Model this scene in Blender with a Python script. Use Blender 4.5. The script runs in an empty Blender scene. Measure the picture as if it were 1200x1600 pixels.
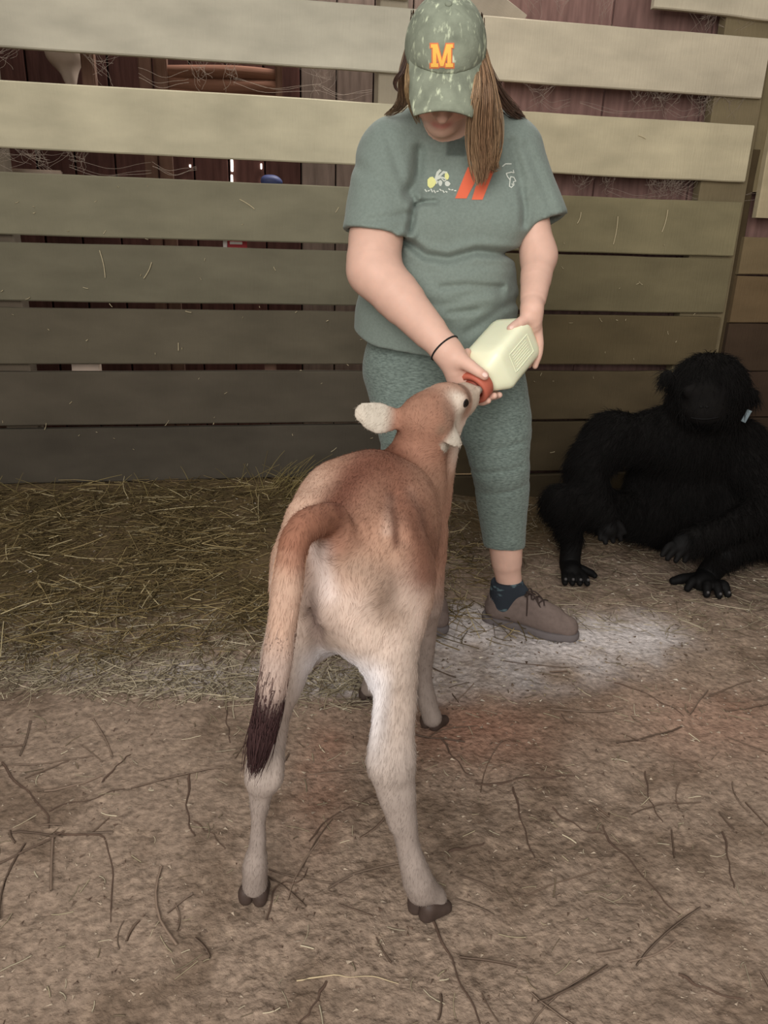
import bpy, math, random
import numpy as np
from mathutils import Vector, Matrix

random.seed(7)
RNG = np.random.default_rng(7)
SC = bpy.context.scene
COL = SC.collection

# ------------------------------------------------------------------ camera
CAM_H = 1.107
FPX = 1200.0
TH, RHO, PSI, WD = math.radians(20), math.radians(1.8), math.radians(10.6), 3.0
cF = np.array([0, math.cos(TH), -math.sin(TH)])
_R = np.array([1.0, 0, 0]); _U = np.array([0, math.sin(TH), math.cos(TH)])
cR = math.cos(RHO) * _R + math.sin(RHO) * _U
cU = -math.sin(RHO) * _R + math.cos(RHO) * _U
CAMP = np.array([0, 0, CAM_H])
cam_d = bpy.data.cameras.new('camera')
cam = bpy.data.objects.new('camera', cam_d); COL.objects.link(cam)
cam_d.sensor_fit = 'VERTICAL'; cam_d.sensor_height = 24.0
cam_d.lens = 24.0 * FPX / 1600.0
cam_d.clip_start = 0.05
cam.matrix_world = Matrix(((cR[0], cU[0], -cF[0], 0), (cR[1], cU[1], -cF[1], 0), (cR[2], cU[2], -cF[2], CAM_H), (0, 0, 0, 1)))
SC.camera = cam

# ------------------------------------------------------------------ light
world = bpy.data.worlds.new('world'); SC.world = world; world.use_nodes = True
world.node_tree.nodes['Background'].inputs[0].default_value = (1.0, 0.97, 0.93, 1)
world.node_tree.nodes['Background'].inputs[1].default_value = 0.46

def area(name, loc, target, size, size_y, power, col):
    d = bpy.data.lights.new(name, 'AREA'); d.shape = 'RECTANGLE'; d.size = size; d.size_y = size_y
    d.energy = power; d.color = col
    o = bpy.data.objects.new(name, d); COL.objects.link(o); o.location = loc
    o.rotation_euler = (Vector(target) - Vector(loc)).to_track_quat('-Z', 'Y').to_euler()
    return o
area('door_daylight', (-0.9, -2.0, 2.3), (0.0, 2.4, 0.9), 3.0, 2.4, 150, (1.0, 0.97, 0.92))
area('far_room_fill', (0.3, 3.7, 3.2), (0.2, 3.9, 1.0), 1.6, 0.5, 60, (1.0, 0.95, 0.9))  # fill lamp added to brighten the next room behind the gaps
SC.view_settings.view_transform = 'Standard'
SC.view_settings.look = 'None'
SC.view_settings.exposure = 0.24
SC.view_settings.gamma = 1.0
SC.view_settings.use_curve_mapping = False

# ------------------------------------------------------------------ helpers
def at(px, py, Y):
    d = cF + cR * (px - 600) / FPX + cU * (800 - py) / FPX
    return CAMP + d * Y / d[1]
def V3(*a): return np.array(a, dtype=float)
def norm(v):
    v = np.asarray(v, float); return v / (np.linalg.norm(v) + 1e-12)
def lin(c):
    c = np.asarray(c, float) / 255.0
    return np.where(c <= 0.04045, c / 12.92, ((c + 0.055) / 1.055) ** 2.4)
def sstep(a, b, x):
    t = np.clip((x - a) / (b - a), 0, 1); return t * t * (3 - 2 * t)

def _hash(ix, iy, iz):
    n = (ix * 374761393 + iy * 668265263 + iz * 1274126177) & 0x7fffffff
    n = ((n ^ (n >> 13)) * 1103515245) & 0x7fffffff
    return ((n ^ (n >> 16)) & 0xffff) / 65535.0
def vnoise(p, scale=1.0, seed=0):
    p = np.asarray(p, float) * scale + seed * 17.31
    i = np.floor(p).astype(np.int64); f = p - i; f = f * f * (3 - 2 * f)
    r = 0
    for dx in (0, 1):
        for dy in (0, 1):
            for dz in (0, 1):
                w = (f[:, 0] if dx else 1 - f[:, 0]) * (f[:, 1] if dy else 1 - f[:, 1]) * (f[:, 2] if dz else 1 - f[:, 2])
                r = r + w * _hash(i[:, 0] + dx, i[:, 1] + dy, i[:, 2] + dz)
    return r
def fbm(p, scale=1.0, octv=3, seed=0):
    a, s, t = 0.0, 1.0, 0.0
    for k in range(octv):
        a = a + s * vnoise(p, scale * 2 ** k, seed + k); t += s; s *= 0.5
    return a / t

def mk(name, V, F, mat=None, parent=None, col=None, smooth=True, matidx=None):
    """mesh object from vertices, faces (array of quads/tris or list of lists)"""
    me = bpy.data.meshes.new(name)
    V = np.asarray(V, np.float32)
    if isinstance(F, np.ndarray) and F.ndim == 2:
        nf, k = F.shape
        me.vertices.add(len(V)); me.vertices.foreach_set('co', V.ravel())
        me.loops.add(nf * k); me.loops.foreach_set('vertex_index', F.astype(np.int32).ravel())
        me.polygons.add(nf); me.polygons.foreach_set('loop_start', np.arange(0, nf * k, k, dtype=np.int32))
        me.update(calc_edges=True); me.validate()
    else:
        me.from_pydata([tuple(map(float, v)) for v in V], [], [list(map(int, f)) for f in F])
        me.update()
    if col is not None:
        a = me.color_attributes.new('Col', 'FLOAT_COLOR', 'POINT')
        c = np.ones((len(V), 4), np.float32); c[:, :3] = np.broadcast_to(np.asarray(col, np.float32), (len(V), 3))
        a.data.foreach_set('color', c.ravel())
    me.polygons.foreach_set('use_smooth', np.full(len(me.polygons), smooth, dtype=bool))
    if mat: me.materials.append(mat)
    o = bpy.data.objects.new(name, me); COL.objects.link(o)
    if parent is not None: o.parent = parent
    return o
def tag(o, label=None, cat=None, group=None, kind=None):
    if label: o['label'] = label
    if cat: o['category'] = cat
    if group: o['group'] = group
    if kind: o['kind'] = kind
    return o
def empty(name, loc=(0, 0, 0), **k):
    o = bpy.data.objects.new(name, None); COL.objects.link(o); o.location = loc; o.empty_display_size = 0.05
    return tag(o, **k)
def settle(root):
    """children were built in world coordinates: put the root's origin at its base without moving them"""
    inv = Matrix.Translation(-root.location)
    for c in [x for x in COL.objects if x.parent == root]:
        c.matrix_parent_inverse = inv
    return root

def join(parts):
    Vs, Fs, Cs, n = [], [], [], 0
    for p in parts:
        Vs.append(np.asarray(p[0], float)); Fs.append(np.asarray(p[1]) + n); n += len(p[0])
        if len(p) > 2: Cs.append(np.broadcast_to(p[2], (len(p[0]), 3)))
    return (np.concatenate(Vs), np.concatenate(Fs)) + ((np.concatenate(Cs),) if Cs else ())

def tubes(P, R, sides=3, ref=None):
    """P (N,K,3) polylines, R (N,K) radii -> verts, quads (batched)"""
    P = np.asarray(P, float); N, K = P.shape[:2]
    R = np.broadcast_to(R, (N, K))
    T = np.gradient(P, axis=1); T /= np.linalg.norm(T, axis=2, keepdims=True) + 1e-12
    if ref is None: ref = RNG.normal(size=(N, 1, 3))
    A = np.cross(T, np.broadcast_to(ref, T.shape)); A /= np.linalg.norm(A, axis=2, keepdims=True) + 1e-12
    B = np.cross(T, A)
    ang = np.arange(sides) * 2 * np.pi / sides
    ring = A[:, :, None, :] * np.cos(ang)[None, None, :, None] + B[:, :, None, :] * np.sin(ang)[None, None, :, None]
    Vt = P[:, :, None, :] + ring * R[:, :, None, None]
    idx = np.arange(N * K * sides).reshape(N, K, sides)
    a = idx[:, :-1, :]; b = idx[:, 1:, :]
    F = np.stack([a, np.roll(a, -1, 2), np.roll(b, -1, 2), b], -1).reshape(-1, 4)
    return Vt.reshape(-1, 3), F

def box(c, s, rot=None):
    v = np.array([[x, y, z] for x in (-1, 1) for y in (-1, 1) for z in (-1, 1)], float) * np.asarray(s) / 2
    if rot is not None: v = v @ np.asarray(rot).T
    f = np.array([[0, 1, 3, 2], [4, 6, 7, 5], [0, 4, 5, 1], [2, 3, 7, 6], [0, 2, 6, 4], [1, 5, 7, 3]])
    return v + np.asarray(c), f

# ---- signed distance modelling: round cones and ellipsoids, smooth union, surface nets
class Sdf:
    def __init__(s): s.pr = []; s.cut = []; s.disp = None
    def cap(s, a, b, ra, rb=None, k=0.02, flat=None, q=1.0, lab=None):
        rb = ra if rb is None else rb
        a, b = np.asarray(a, float), np.asarray(b, float)
        m = max(ra, rb)
        s.pr.append(('c', a, b, ra, rb, k, None if flat is None else norm(flat), q, np.minimum(a, b) - m, np.maximum(a, b) + m, lab)); return s
    def chain(s, pts, rad, k=0.02, **kw):
        pts = np.array([np.asarray(p, float) for p in pts]); rad = np.array(rad, float); n = len(pts)
        if n > 2:      # smooth the chain: Catmull-Rom through the joints
            q = np.concatenate([[2 * pts[0] - pts[1]], pts, [2 * pts[-1] - pts[-2]]]); o, r = [], []
            for i in range(n - 1):
                for t in np.linspace(0, 1, 4)[:-1]:
                    a, b, c, d = q[i:i + 4]
                    o.append(0.5 * (2 * b + (c - a) * t + (2 * a - 5 * b + 4 * c - d) * t * t + (3 * b - a - 3 * c + d) * t ** 3))
                    e = t * t * (3 - 2 * t); r.append(rad[i] * (1 - e) + rad[i + 1] * e)
            pts, rad = np.array(o + [pts[-1]]), np.array(r + [rad[-1]])
        flat = kw.get('flat'); m = rad.max()
        s.pr.append(('h', pts, rad, None, None, k, None if flat is None else norm(flat), kw.get('q', 1.0), pts.min(0) - m, pts.max(0) + m, None))
        return s
    def ell(s, c, r, k=0.02, M=None, lab=0):
        c = np.asarray(c, float); r = np.broadcast_to(np.asarray(r, float), (3,)); m = r.max()
        s.pr.append(('e', c, r, None if M is None else np.asarray(M, float), None, k, None, 1, c - m, c + m, lab)); return s
    def prim(s, p, P):
        if p[0] == 'h':
            pts, rad = p[1], p[2]; d = np.full(len(P), 9.0)
            Q, pp = P, pts
            if p[6] is not None:
                n, q = p[6], p[7]
                Q = P + (P @ n)[:, None] * n * (1 / q - 1); pp = pts + (pts @ n)[:, None] * n * (1 / q - 1)
            for i in range(len(pts) - 1):
                pa = Q - pp[i]; ba = pp[i + 1] - pp[i]
                t = np.clip(pa @ ba / (ba @ ba + 1e-12), 0, 1)
                d = np.minimum(d, np.sqrt(((pa - t[:, None] * ba) ** 2).sum(1)) - (rad[i] + (rad[i + 1] - rad[i]) * t))
            return d
        if p[0] == 'c':
            a, b, ra, rb = p[1:5]; pa = P - a; ba = b - a
            if p[6] is not None:
                n, q = p[6], p[7]
                pa = pa + (pa @ n)[:, None] * n * (1 / q - 1); ba = ba + (ba @ n) * n * (1 / q - 1)
            t = np.clip(pa @ ba / (ba @ ba + 1e-12), 0, 1)
            d = np.linalg.norm(pa - t[:, None] * ba, axis=1) - (ra + (rb - ra) * t)
            if len(p) > 10 and p[10] is not None: d = np.maximum(d, (P - p[10][0]) @ p[10][1])   # flat end
            return d
        c, r, M = p[1:4]; q = P - c
        if M is not None: q = q @ M.T          # rows of M are the local axes
        k0 = np.linalg.norm(q / r, axis=1); k1 = np.linalg.norm(q / (r * r), axis=1) + 1e-9
        return k0 * (k0 - 1) / k1
    def mesh(s, res, lo=None, hi=None, smooth=1):
        los = np.min([p[8] for p in s.pr], 0) - 3 * res; his = np.max([p[9] for p in s.pr], 0) + 3 * res
        lo = los if lo is None else np.maximum(np.asarray(lo, float), los); hi = his if hi is None else np.minimum(np.asarray(hi, float), his)
        n = np.maximum(np.ceil((hi - lo) / res).astype(int) + 1, 4)
        G = np.full(n, 1.0, np.float32)
        ax = [lo[i] + res * np.arange(n[i]) for i in range(3)]
        for p in s.pr:
            m = p[5] + 4 * res + 0.004
            i0 = np.clip(np.floor((p[8] - m - lo) / res).astype(int), 0, n); i1 = np.clip(np.ceil((p[9] + m - lo) / res).astype(int) + 1, 0, n)
            if np.any(i1 <= i0): continue
            g = np.stack(np.meshgrid(*[ax[i][i0[i]:i1[i]] for i in range(3)], indexing='ij'), -1).reshape(-1, 3)
            sl = tuple(slice(i0[i], i1[i]) for i in range(3))
            d = s.prim(p, g).reshape(tuple(i1 - i0)).astype(np.float32)
            o = G[sl]; k = p[5]
            h = np.maximum(k - np.abs(o - d), 0) / k
            G[sl] = np.minimum(o, d) - h * h * k * 0.25
        if s.disp or s.cut:
            near = np.abs(G) < 0.05 if not s.cut else G < 0.05
            idx = np.argwhere(near)
            pts = lo + idx * res
            d = G[near]
            if s.disp: d = d + s.disp(pts)
            for c in s.cut: d = np.maximum(d, c(pts))
            G[near] = d
        return surface_nets(G, lo, res, smooth)

def surface_nets(G, lo, res, smooth=1):
    S = G < 0
    n = np.array(G.shape)
    c = np.zeros(n - 1, np.int8)
    for dx in (0, 1):
        for dy in (0, 1):
            for dz in (0, 1):
                c += S[dx:n[0] - 1 + dx, dy:n[1] - 1 + dy, dz:n[2] - 1 + dz]
    act = (c > 0) & (c < 8)
    ids = np.full(n - 1, -1, np.int64); cells = np.argwhere(act); ids[act] = np.arange(len(cells))
    acc = np.zeros((len(cells), 3)); cnt = np.zeros(len(cells))
    corners = np.array([[x, y, z] for x in (0, 1) for y in (0, 1) for z in (0, 1)])
    for i in range(8):
        for ax in range(3):
            if corners[i][ax] == 0:
                a = corners[i]; b = a.copy(); b[ax] = 1
                pa = cells + a; pb = cells + b
                va = G[pa[:, 0], pa[:, 1], pa[:, 2]]; vb = G[pb[:, 0], pb[:, 1], pb[:, 2]]
                x = (va < 0) != (vb < 0)
                t = np.where(x, va / np.where(x, va - vb, 1), 0)
                e = a + np.outer(t, b - a)
                acc[x] += e[x]; cnt[x] += 1
    V = lo + res * (cells + acc / np.maximum(cnt, 1)[:, None])
    Q = []
    for ax in range(3):
        u, v = (ax + 1) % 3, (ax + 2) % 3
        a = [slice(None)] * 3; b = [slice(None)] * 3
        a[ax] = slice(0, -1); b[ax] = slice(1, None)
        for w in (u, v): a[w] = slice(1, -1); b[w] = slice(1, -1)
        sa, sb = S[tuple(a)], S[tuple(b)]
        e = np.argwhere(sa != sb); flip = sa[tuple(e.T)]
        base = e.copy(); base[:, u] += 1; base[:, v] += 1
        def cid(du, dv):
            q = base.copy(); q[:, u] += du; q[:, v] += dv
            return ids[q[:, 0], q[:, 1], q[:, 2]]
        q = np.stack([cid(-1, -1), cid(0, -1), cid(0, 0), cid(-1, 0)], 1)
        q[~flip] = q[~flip][:, ::-1]
        Q.append(q)
    F = np.concatenate(Q); F = F[(F >= 0).all(1)]
    for _ in range(smooth):
        sm = np.zeros_like(V); ct = np.zeros(len(V))
        for i in range(4):
            j = F[:, (i + 1) % 4]; np.add.at(sm, F[:, i], V[j]); np.add.at(ct, F[:, i], 1)
            np.add.at(sm, j, V[F[:, i]]); np.add.at(ct, j, 1)
        ok = ct > 0
        V[ok] = 0.5 * V[ok] + 0.5 * sm[ok] / ct[ok][:, None]
    return V, F

def vnormals(V, F):
    N = np.cross(V[F[:, 2]] - V[F[:, 0]], V[F[:, 3]] - V[F[:, 1]])
    n = np.zeros_like(V)
    for i in range(4): np.add.at(n, F[:, i], N)
    return n / (np.linalg.norm(n, axis=1, keepdims=True) + 1e-12)

def fur(V, F, C, n, length, rad, flow, lift=0.5, wt=None, K=3, jit=0.25, sag=0.0):
    """short tapered strands rooted on a surface, lying along a flow direction"""
    A = V[F]; N = np.cross(A[:, 2] - A[:, 0], A[:, 3] - A[:, 1]); ar = np.linalg.norm(N, axis=1)
    if wt is not None: ar = ar * wt(A.mean(1))
    fi = RNG.choice(len(F), n, p=ar / ar.sum())
    w = RNG.random((n, 2)); u, v = w[:, :1], w[:, 1:]
    a = A[fi]; p = (a[:, 0] * (1 - u) + a[:, 1] * u) * (1 - v) + (a[:, 3] * (1 - u) + a[:, 2] * u) * v
    c = C[F[fi, 0]]
    nn = N[fi] / (np.linalg.norm(N[fi], axis=1, keepdims=True) + 1e-12)
    fl = flow(p); fl = fl - (fl * nn).sum(1, keepdims=True) * nn
    fl /= np.linalg.norm(fl, axis=1, keepdims=True) + 1e-9
    d = fl + nn * lift + RNG.normal(size=(n, 3)) * jit; d /= np.linalg.norm(d, axis=1, keepdims=True)
    L = (length(p) if callable(length) else length) * (0.6 + 0.8 * RNG.random(n))
    t = np.linspace(0, 1, K)
    P = p[:, None] + d[:, None] * (L[:, None] * t)[:, :, None] - nn[:, None] * (0.25 * lift * L[:, None] * t ** 2)[:, :, None]
    P[:, :, 2] -= sag * L[:, None] * t ** 2
    R = rad * (1.0 - 0.85 * t)[None]
    Vt, Ft = tubes(P, np.repeat(R, n, 0), 3)
    cc = np.repeat(c * (0.88 + 0.24 * RNG.random((n, 1))), K * 3, 0)
    return Vt, Ft, cc

# ------------------------------------------------------------------ materials
def material(name, col=None, attr=False, rough=0.8, var=0.0, scale=20.0, stretch=(1, 1, 1), bump=0.0, bscale=None, bstretch=None, spec=0.3,
             emit=0, col2=None, c2lo=0.5, c2hi=0.7, c2scale=6.0, c2stretch=(1, 1, 1), sss=0.0, sheen=0.0, trans=0.0, coord='Object', randoff=False, alpha=1.0):
    m = bpy.data.materials.new(name); m.use_nodes = True; nt = m.node_tree; N = nt.nodes; Lk = nt.links
    b = N['Principled BSDF']
    b.inputs['Roughness'].default_value = rough
    b.inputs['Specular IOR Level'].default_value = spec
    if sss:
        b.inputs['Subsurface Weight'].default_value = sss; b.inputs['Subsurface Radius'].default_value = (0.012, 0.005, 0.003); b.inputs['Subsurface Scale'].default_value = 0.6
    if sheen: b.inputs['Sheen Weight'].default_value = sheen
    if trans: b.inputs['Transmission Weight'].default_value = trans
    b.inputs['Alpha'].default_value = alpha
    tc = N.new('ShaderNodeTexCoord')
    vec = tc.outputs[coord]
    if randoff:
        oi = N.new('ShaderNodeObjectInfo'); mu = N.new('ShaderNodeVectorMath'); mu.operation = 'ADD'
        ml = N.new('ShaderNodeMath'); ml.operation = 'MULTIPLY'; ml.inputs[1].default_value = 37.0
        Lk.new(oi.outputs['Random'], ml.inputs[0]); Lk.new(vec, mu.inputs[0]); Lk.new(ml.outputs[0], mu.inputs[1]); vec = mu.outputs[0]
    def noise(sc, st, det=4.0):
        mp = N.new('ShaderNodeMapping'); mp.inputs['Scale'].default_value = st
        Lk.new(vec, mp.inputs[0]); t = N.new('ShaderNodeTexNoise'); t.inputs['Scale'].default_value = sc; t.inputs['Detail'].default_value = det
        Lk.new(mp.outputs[0], t.inputs['Vector']); return t.outputs['Fac']
    if attr:
        a = N.new('ShaderNodeVertexColor'); a.layer_name = 'Col'; c = a.outputs['Color']
    else:
        rgb = N.new('ShaderNodeRGB'); rgb.outputs[0].default_value = (*lin(col), 1); c = rgb.outputs[0]
    if col2 is not None:
        r = N.new('ShaderNodeMapRange'); r.interpolation_type = 'SMOOTHSTEP'
        r.inputs[1].default_value = c2lo; r.inputs[2].default_value = c2hi
        Lk.new(noise(c2scale, c2stretch, 6.0), r.inputs[0])
        mx = N.new('ShaderNodeMix'); mx.data_type = 'RGBA'; Lk.new(r.outputs[0], mx.inputs[0]); Lk.new(c, mx.inputs[6]); mx.inputs[7].default_value = (*lin(col2), 1); c = mx.outputs[2]
    if var:
        r = N.new('ShaderNodeMapRange'); r.inputs[1].default_value = 0.25; r.inputs[2].default_value = 0.75; r.inputs[3].default_value = 1 - var; r.inputs[4].default_value = 1 + var
        Lk.new(noise(scale, stretch), r.inputs[0])
        mx = N.new('ShaderNodeVectorMath'); mx.operation = 'SCALE'; Lk.new(c, mx.inputs[0]); Lk.new(r.outputs[0], mx.inputs['Scale']); c = mx.outputs[0]
    Lk.new(c, b.inputs['Base Color'])
    if bump:
        bm = N.new('ShaderNodeBump'); bm.inputs['Strength'].default_value = 1.0; bm.inputs['Distance'].default_value = bump
        Lk.new(noise(bscale or scale, bstretch or stretch, 6.0), bm.inputs['Height']); Lk.new(bm.outputs[0], b.inputs['Normal'])
    if emit:
        b.inputs['Emission Color'].default_value = (*lin(col), 1); b.inputs['Emission Strength'].default_value = emit
    return m

M_plank = material('plank_wood', attr=True, rough=0.9, var=0.16, scale=7, stretch=(0.7, 2, 1.8), bump=0.0016, bscale=10, bstretch=(14, 2, 1.6), spec=0.15, randoff=True)
M_dark = material('dark_wood', attr=True, rough=0.9, var=0.3, scale=12, stretch=(4, 4, 0.5), bump=0.002, spec=0.1, randoff=True)
M_floor = material('earth_floor', attr=True, rough=0.95, var=0.36, scale=70, bump=0.010, bscale=55, spec=0.1)
M_straw = material('straw', attr=True, rough=0.7, spec=0.25)
M_web = material('cobweb', (190, 175, 160), rough=0.9, alpha=0.55)

# ------------------------------------------------------------------ wall frame
W = V3(math.cos(PSI), math.sin(PSI), 0); Nn = V3(-math.sin(PSI), math.cos(PSI), 0); Zz = V3(0, 0, 1)
def wp(u, z, n=0.0): return V3(0, WD, 0) + W * u + Nn * n + Zz * z      # n > 0 goes behind the planks
MW = Matrix(((W[0], Nn[0], 0, 0), (W[1], Nn[1], 0, WD), (0, 0, 1, 0), (0, 0, 0, 1)))

def plank(name, u0, u1, z0, z1, n0, n1, col, parent, mat=M_plank, seg=22, rough_edge=0.004, dz=0.0, vertical=False, shade=None):
    """one board with slightly wavy edges; local x = u, y = n, z = up"""
    S = np.linspace(0, 1, seg + 1)
    sd = RNG.integers(0, 999)
    def wob(k): return (fbm(np.c_[S * 3.1 + k, S * 0 + sd, S * 0], 1.7, 3, 5) - 0.5) * 2 * rough_edge
    rows = []
    bev = 0.004
    a0, a1 = wob(1), wob(9)
    if not vertical:
        x = u0 + (u1 - u0) * S; d = dz * (S - 0.5)
        for (zz, nn) in ((z0 + a0 + d, n1), (z0 + a0 + d, n0 + bev), (z0 + a0 + bev + d, n0), (z0 + (z1 - z0) * 0.5 + d, n0 + wob(20) * 0.3), (z1 + a1 - bev + d, n0), (z1 + a1 + d, n0 + bev), (z1 + a1 + d, n1)):
            rows.append(np.c_[x, np.broadcast_to(nn, x.shape), np.broadcast_to(zz, x.shape)])
    else:
        z = z0 + (z1 - z0) * S
        for (xx, nn) in ((u1 + a0, n1), (u1 + a0, n0 + bev), (u1 + a0 - bev, n0), ((u0 + u1) / 2 + a0 * 0, n0), (u0 + a1 + bev, n0), (u0 + a1, n0 + bev), (u0 + a1, n1)):
            rows.append(np.c_[np.broadcast_to(xx, z.shape), np.broadcast_to(nn, z.shape), z])
    V = np.stack(rows, 0); m, k = V.shape[:2]
    idx = np.arange(m * k).reshape(m, k)
    F = [[idx[i, j], idx[i, j + 1], idx[i + 1, j + 1], idx[i + 1, j]] for i in range(m) for j in range(k - 1) for i2 in [0] if True] if False else \
        [[idx[i, j], idx[i, j + 1], idx[(i + 1) % m, j + 1], idx[(i + 1) % m, j]] for i in range(m) for j in range(k - 1)]
    F += [list(idx[::-1, 0]), list(idx[:, -1])]
    V = V.reshape(-1, 3)
    c = np.broadcast_to(lin(col), V.shape).copy()
    if shade is not None: c = c * shade(V)[:, None]
    o = mk(name, V, F, mat, parent, c, smooth=False)
    return o

wall_back = empty('wall_back', kind='structure'); wall_back.matrix_world = MW
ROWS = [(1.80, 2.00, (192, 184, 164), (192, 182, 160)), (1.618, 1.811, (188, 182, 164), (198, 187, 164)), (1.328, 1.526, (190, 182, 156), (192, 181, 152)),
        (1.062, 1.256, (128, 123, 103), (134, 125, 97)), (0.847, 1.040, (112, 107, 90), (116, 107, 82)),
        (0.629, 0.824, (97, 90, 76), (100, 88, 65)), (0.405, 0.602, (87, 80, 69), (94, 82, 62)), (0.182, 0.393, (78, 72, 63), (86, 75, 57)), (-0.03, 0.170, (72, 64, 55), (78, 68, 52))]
for i, (z0, z1, cl, cr) in enumerate(ROWS):
    if i:
        g = (lambda V: 0.80 + 0.35 * fbm(V * V3(1, 1, 4), 2.3, 3, 11)) 
        if i == 1: top_l = 1.815
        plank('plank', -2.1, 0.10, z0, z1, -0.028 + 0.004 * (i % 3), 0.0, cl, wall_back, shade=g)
        zr0, zr1 = z0, z1
        if i == 3: zr0 = 1.057
        if i == 4: zr0, zr1 = 0.838, 1.048
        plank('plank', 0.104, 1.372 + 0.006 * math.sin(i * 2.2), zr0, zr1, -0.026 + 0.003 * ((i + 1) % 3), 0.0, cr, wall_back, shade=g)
plank('plank', -2.1, 0.02, 1.836, 2.02, -0.022, 0.0, (186, 178, 158), wall_back)
plank('plank', 0.9, 2.1, 1.865, 2.05, -0.022, 0.0, (190, 180, 158), wall_back, dz=-0.02)
# uprights the planks are nailed to
plank('stud', -0.066, 0.03, 0.0, 2.4, 0.001, 0.09, (150, 140, 122), wall_back, vertical=True, seg=12)
plank('stud', -1.42, -1.31, 0.0, 2.4, 0.001, 0.09, (96, 86, 74), wall_back, vertical=True, seg=12)
plank('stud', 1.20, 1.40, 0.0, 2.4, 0.001, 0.05, (120, 108, 84), wall_back, vertical=True, seg=12)

o = plank('brace', -0.05, 0.05, -0.15, 0.3, 0.02, 0.06, (168, 156, 138), wall_back, vertical=True, seg=8)
o.matrix_basis = Matrix.Translation((0.30, 0, 1.86)) @ Matrix.Rotation(math.radians(-62), 4, 'Y')

# wall beyond the corner on the right
wall_right = empty('wall_right', kind='structure'); wall_right.matrix_world = MW
plank('post', 1.392, 1.44, 0.0, 1.45, 0.02, 0.09, (74, 62, 44), wall_right, vertical=True, seg=14, rough_edge=0.008)
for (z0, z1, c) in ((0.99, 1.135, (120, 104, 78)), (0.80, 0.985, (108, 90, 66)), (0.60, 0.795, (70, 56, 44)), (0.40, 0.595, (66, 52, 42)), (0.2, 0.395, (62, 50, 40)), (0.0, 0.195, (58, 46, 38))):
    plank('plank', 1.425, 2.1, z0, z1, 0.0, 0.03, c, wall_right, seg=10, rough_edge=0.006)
plank('plank', 1.46, 1.62, 1.205, 2.4, 0.0, 0.03, (176, 162, 132), wall_right, vertical=True, seg=12, rough_edge=0.008)
plank('plank', 1.40, 1.50, 1.30, 2.4, 0.03, 0.05, (120, 108, 82), wall_right, vertical=True, seg=12, rough_edge=0.01)

# the next room seen through the gaps: boarded wall further back
wall_far = empty('wall_far', kind='structure'); wall_far.matrix_world = MW
x = -2.6; i = 0
while x < 2.6:
    w = 0.145 + 0.02 * RNG.random()
    if x > 0.35: x = max(x, 0.412); w = 0.40
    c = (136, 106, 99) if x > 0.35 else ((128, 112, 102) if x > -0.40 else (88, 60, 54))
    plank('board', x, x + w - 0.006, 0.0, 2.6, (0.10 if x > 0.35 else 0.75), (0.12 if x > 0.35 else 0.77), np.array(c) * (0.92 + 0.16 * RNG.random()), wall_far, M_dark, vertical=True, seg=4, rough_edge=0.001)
    x += w
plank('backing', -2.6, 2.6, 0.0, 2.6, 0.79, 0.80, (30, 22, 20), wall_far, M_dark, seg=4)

# the barn's side walls, outside the photograph's view: vertical boards
for nm, u_, sgn in (('wall_left', -2.15, 1), ('wall_right_side', 2.12, -1)):
    ws = empty(nm, kind='structure'); ws.matrix_world = MW
    for i in range(17):
        o = plank('board', 0.0, 0.245, 0.0, 2.6, -0.012 - 0.004 * (i % 2), 0.012, np.array((112, 98, 82)) * (0.85 + 0.3 * RNG.random()), ws, M_dark, vertical=True, seg=4, rough_edge=0.001)
        o.matrix_basis = Matrix.Translation((u_, 0.9 - 0.25 * i, 0)) @ Matrix.Rotation(math.radians(-90 if sgn > 0 else 90), 4, 'Z')

# ------------------------------------------------------------------ floor
def wall_d(x, y): return (WD - y) * math.cos(PSI) + x * math.sin(PSI)
def ground0(x, y):
    dw = wall_d(x, y)
    left = 1 - sstep(-0.25, 0.55, x)
    h = left * 0.175 * np.clip(1 - dw / 1.15, 0, 1) ** 1.1 + (1 - left) * 0.068 * np.clip(1 - dw / 0.8, 0, 1)
    return np.where(dw < -0.02, 0.02, h)
def ground(x, y):
    x = np.asarray(x, float); y = np.asarray(y, float)
    P = np.c_[x.ravel(), y.ravel(), np.zeros(x.size)]
    n = (fbm(P, 5.0, 3, 1) - 0.5) * 0.022 + (fbm(P, 24.0, 2, 4) - 0.5) * 0.012
    return ground0(x, y) + n.reshape(x.shape)
def gz(x, y): return float(ground(np.array([x]), np.array([y]))[0])

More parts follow.
